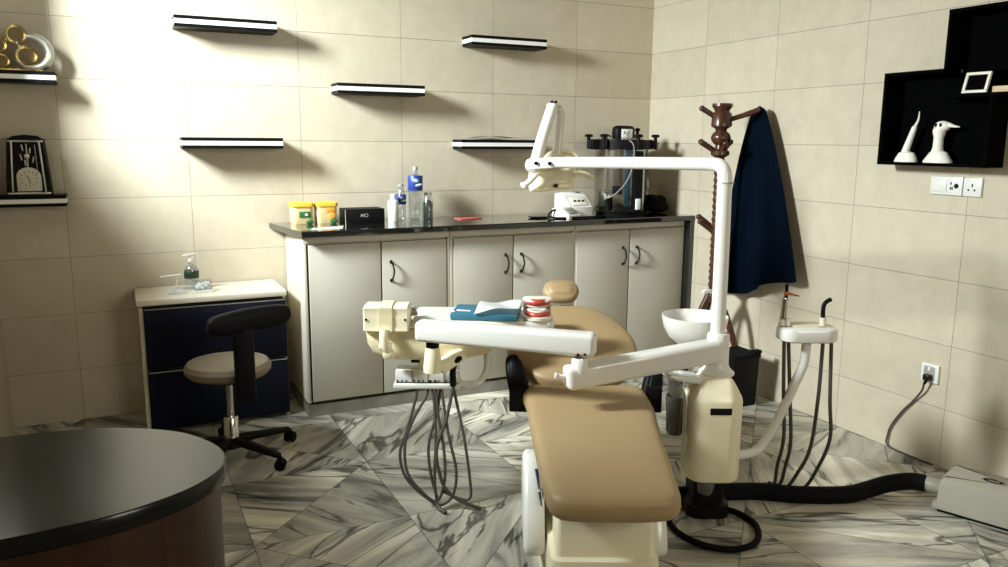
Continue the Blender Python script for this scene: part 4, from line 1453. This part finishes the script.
# ------------------------------------------------------------------ coat rack with cloth, bin
rx, ry = -.262, -1.045
t = thing('coat_rack', (rx, ry, 0), 'dark turned-wood coat rack standing in the corner right of the worktop', 'coat rack')
b = MB()
pr = [(0, .56), (.030, .56), (.036, .58), (.028, .61)]
z = .61
while z < 1.38:
    pr += [(.0225, z), (.029, z + .018), (.0225, z + .036)]
    z += .038
pr += [(.030, 1.40), (.052, 1.415), (.052, 1.435), (.032, 1.45), (.028, 1.47), (.050, 1.49), (.056, 1.51), (.050, 1.53), (.030, 1.55), (.034, 1.56), (.058, 1.575), (.056, 1.64), (.040, 1.66), (.046, 1.67), (.058, 1.685), (.056, 1.70), (.030, 1.703), (0, 1.703)]
b.lathe(pr, (rx, ry, 0), seg=24)
b.build('post', M['turned'], t)
pegs = [(2.72, 1.625, .115), (-.65, 1.615, .19), (2.80, 1.435, .11), (2.25, 1.44, .11), (-.25, 1.44, .06), (-1.9, 1.43, .07), (2.80, .985, .095), (2.35, 1.01, .10)]
for a, z, L_ in pegs:
    dx, dy = math.cos(a), math.sin(a)
    b = MB()
    b.tube([(rx + dx * .02, ry + dy * .02, z - .01), (rx + dx * L_ * .6, ry + dy * L_ * .6, z + .02), (rx + dx * L_, ry + dy * L_, z + .048)], .0135, 10, 4, r1=.016)
    b.ell((rx + dx * L_, ry + dy * L_, z + .048), (.0175, .0175, .0165), 12, 8)
    b.build('peg', M['turned'], t)
for ex, ey in ((-.455, -.955), (-.075, -1.215), (-.16, -.78)):
    b = MB()
    b.tube([(rx + (ex - rx) * .1, ry + (ey - ry) * .1, .60), (rx + (ex - rx) * .35, ry + (ey - ry) * .35, .47), (rx + (ex - rx) * .65, ry + (ey - ry) * .65, .24), (rx + (ex - rx) * .85, ry + (ey - ry) * .85, .10), (ex, ey, .022)], .021, 12, 6, r1=.017)
    b.ell((ex, ey, .018), (.022, .022, .018), 12, 8)
    b.build('leg', M['turned'], t)


def cloth(u, v):
    # u 0..1 across (left to right in the room: +y to -y), v 0..1 downwards
    top_y, top_z = -1.150, 1.690
    wl_ = .055 + .27 * v ** .72
    wr = .035 + .335 * v ** .85
    y = top_y + wl_ * (1 - u) - wr * u if False else top_y + wl_ - (wl_ + wr) * u
    zbot = .60 - .02 * math.sin(u * 3.1) + .185 * u ** 1.6 + .018 * math.sin(11 * u)
    z_ = top_z - .02 * abs(2 * u - 1) + (zbot - top_z) * v
    x_ = -.085 + .030 * v * math.sin(u * 15.0 + 1.2 * v) + .016 * v * math.sin(u * 31 + 2) + .02 * (1 - v)
    return Vector((x_ - .012, y, z_))


b = MB()
b.grid(cloth, 64, 40, .012)
one(b, 'navy_cloth', M['navy_cloth'], 'dark navy cloth hanging from the coat rack in long folds', 'cloth', loc=(-.16, -1.25, .74))
t = thing('waste_bin', (-.24, -1.25, 0), 'black bin on the floor behind the dental unit, at the foot of the coat rack', 'bin')
b = MB(Matrix.Translation((-.235, -1.245, 0)))
b.rings(rrect(-.095, .095, -.095, .095, .012), [(.012, 0), (.010, .01), (.002, .275), (0, .285)])
b.build('body', M['black'], t)
b = MB(Matrix.Translation((-.235, -1.245, 0)))
b.rings(rrect(-.10, .10, -.10, .10, .014), [(0, .283), (0, .300), (.006, .306)])
b.bb(.045, .099, -.099, -.06, .305, .325, .004)
b.build('lid', M['black_soft'], t)

# ------------------------------------------------------------------ wall display box on the right wall
t = thing('display_box', (-.06, -2.4, 1.40), 'black double display box hung on the right wall, two overlapping cubes', 'display box')
D = -.12
bt = .014
b = MB()
b.bb(D, -.004, -2.513, -1.984, 1.388, 1.402)
b.bb(D, -.004, -1.984 - bt, -1.984, 1.402, 1.806)
b.bb(D, -.004, -2.28, -1.984 - bt, 1.806 - bt, 1.806)
b.bb(D, -.004, -2.513, -2.513 + bt, 1.402, 1.682)
b.bb(-.010, -.004, -2.499, -1.998, 1.402, 1.792)
b.build('lower_compartment', M['black_matte'], t)
b = MB()
b.bb(D, -.004, -2.86, -2.28, 1.682, 1.696)
b.bb(D, -.004, -2.294, -2.28, 1.806, 2.05)
b.bb(D, -.004, -2.86, -2.294, 2.036, 2.05)
b.bb(D, -.004, -2.86, -2.846, 1.696, 2.036)
b.bb(-.010, -.004, -2.846, -2.294, 1.696, 2.036)
b.build('upper_compartment', M['black_matte'], t)
# white instrument models
zb = 1.402
t = thing('slender_instrument_model', (-.065, -2.10, zb), 'white model of a slender dental instrument on a domed foot, left in the display box', 'ornament')
MB().lathe([(0, 0), (.056, 0), (.056, .006), (.046, .026), (.036, .042), (.014, .048), (0, .048)], (-.065, -2.095, zb), seg=28, sx=.7).build('foot', M['model_bone'], t)
b = MB()
b.tube([(-.065, -2.085, zb + .04), (-.065, -2.105, zb + .10), (-.065, -2.125, zb + .16)], .017, 14, 5, r1=.011)
b.tube([(-.065, -2.123, zb + .155), (-.065, -2.140, zb + .19), (-.065, -2.142, zb + .228)], .007, 10, 5, r1=.002)
b.build('shaft', M['model_bone'], t)
t = thing('hooked_instrument_model', (-.065, -2.25, zb), 'white model of a hooked drill head on a flared foot, right in the display box', 'ornament')
MB().lathe([(0, 0), (.066, 0), (.066, .008), (.050, .030), (.040, .046), (.024, .052), (0, .052)], (-.065, -2.255, zb), seg=28, sx=.65).build('foot', M['model_bone'], t)
b = MB()
b.lathe([(0, .04), (.028, .04), (.021, .07), (.020, .11), (.027, .135), (.026, .15), (0, .155)], (-.065, -2.250, zb), seg=20)
b.ell((-.065, -2.262, zb + .160), (.024, .038, .024), 18, 10)
b.tube([(-.065, -2.29, zb + .166), (-.065, -2.315, zb + .160), (-.065, -2.345, zb + .156)], .012, 10, 4, r1=.0015)
b.build('drill_head', M['model_bone'], t)
b = MB()
for y_ in (-2.245, -2.268):
    b.ell((-.087, y_, zb + .165), (.004, .007, .009), 10, 6)
b.build('hole', M['black'], t)
# small square frame and beige block on the upper shelf board
zs = 1.696
t = thing('small_picture_frame', (-.065, -2.40, zs), 'small square white frame leaning in the display box above the instrument models', 'picture frame')
Xp = Matrix.Translation((-.085, -2.405, zs + .002)) @ Matrix.Rotation(R(16), 4, 'Y')
b = MB(Xp)
b.bb(-.006, .006, -.055, .055, 0, .012, .002)
b.bb(-.006, .006, -.055, .055, .078, .090, .002)
b.bb(-.006, .006, -.055, -.043, .012, .078, .002)
b.bb(-.006, .006, .043, .055, .012, .078, .002)
b.build('frame', M['ivory'], t)
b = MB(Xp)
b.bb(.0, .005, -.043, .043, .012, .078)
b.build('picture', M['black_matte'], t)
one(MB().bb(-.09, -.04, -2.575, -2.485, zs, zs + .026, .003), 'beige_block', M['beige'], 'small beige block lying beside the little square frame in the display box', 'block', loc=(-.065, -2.53, zs))

# ------------------------------------------------------------------ sockets
t = thing('switch_plate', (-.006, -2.31, 1.30), 'double white switch and socket plate on the right wall under the display box', 'socket')
b = MB()
b.bb(-.012, 0, -2.3485, -2.193, 1.259, 1.341, .003)
b.bb(-.012, 0, -2.436, -2.352, 1.259, 1.341, .003)
b.build('plate', M['white'], t)
MB().bb(-.016, -.011, -2.275, -2.202, 1.272, 1.325, .002).build('switch_rocker', M['white'], t)
b = MB()
for y_, z_ in ((-2.294, 1.312), (-2.294, 1.290), (-2.302, 1.290)):
    b.bb(-.0125, -.011, y_ - .003, y_ + .003, z_ - .006, z_ + .006)
b.cyl((-.0125, -2.320, 1.301), (-.011, -2.320, 1.301), .011, seg=18)
b.bb(-.0125, -.011, -2.397, -2.391, 1.300, 1.314)
b.bb(-.0125, -.011, -2.382, -2.374, 1.283, 1.291)
b.bb(-.0125, -.011, -2.410, -2.402, 1.283, 1.291)
b.build('socket_hole', M['black'], t)
b = MB()
b.bb(-.008, 0, -2.3525, -2.3475, 1.258, 1.342)
b.build('plate_gap', M['gap'], t)
t = thing('wall_socket', (-.006, -2.285, .43), 'single white wall socket low on the right wall with a plug in it', 'socket')
b = MB()
b.bb(-.012, 0, -2.330, -2.242, .386, .474, .003)
b.build('plate', M['white'], t)
MB().bb(-.0135, -.0118, -2.312, -2.256, .398, .462, .001).build('socket_face', M['grey_plate'], t)
t = thing('power_cord', (-.03, -2.285, .41), 'dark plug and grey cord running from the low socket down to the floor', 'cord')
b = MB()
b.box((-.028, -2.288, .412), (.030, .032, .030), .006)
b.cyl((-.030, -2.288, .400), (-.034, -2.28, .378), .008, .006, 10)
b.build('plug', M['bronze'], t)
b = MB()
b.box((-.016, -2.285, .450), (.005, .014, .018), .002)
b.build('plug_switch', M['white'], t)
b = MB()
b.tube([(-.034, -2.279, .378), (-.024, -2.265, .34), (-.012, -2.215, .27), (-.012, -2.165, .205), (-.012, -2.115, .12), (-.012, -2.098, .06), (-.016, -2.105, .012), (-.030, -2.20, .008), (-.030, -2.36, .008)], .005, 8, 6)
b.build('cord', M['hose'], t)
bpy.context.view_layer.update()
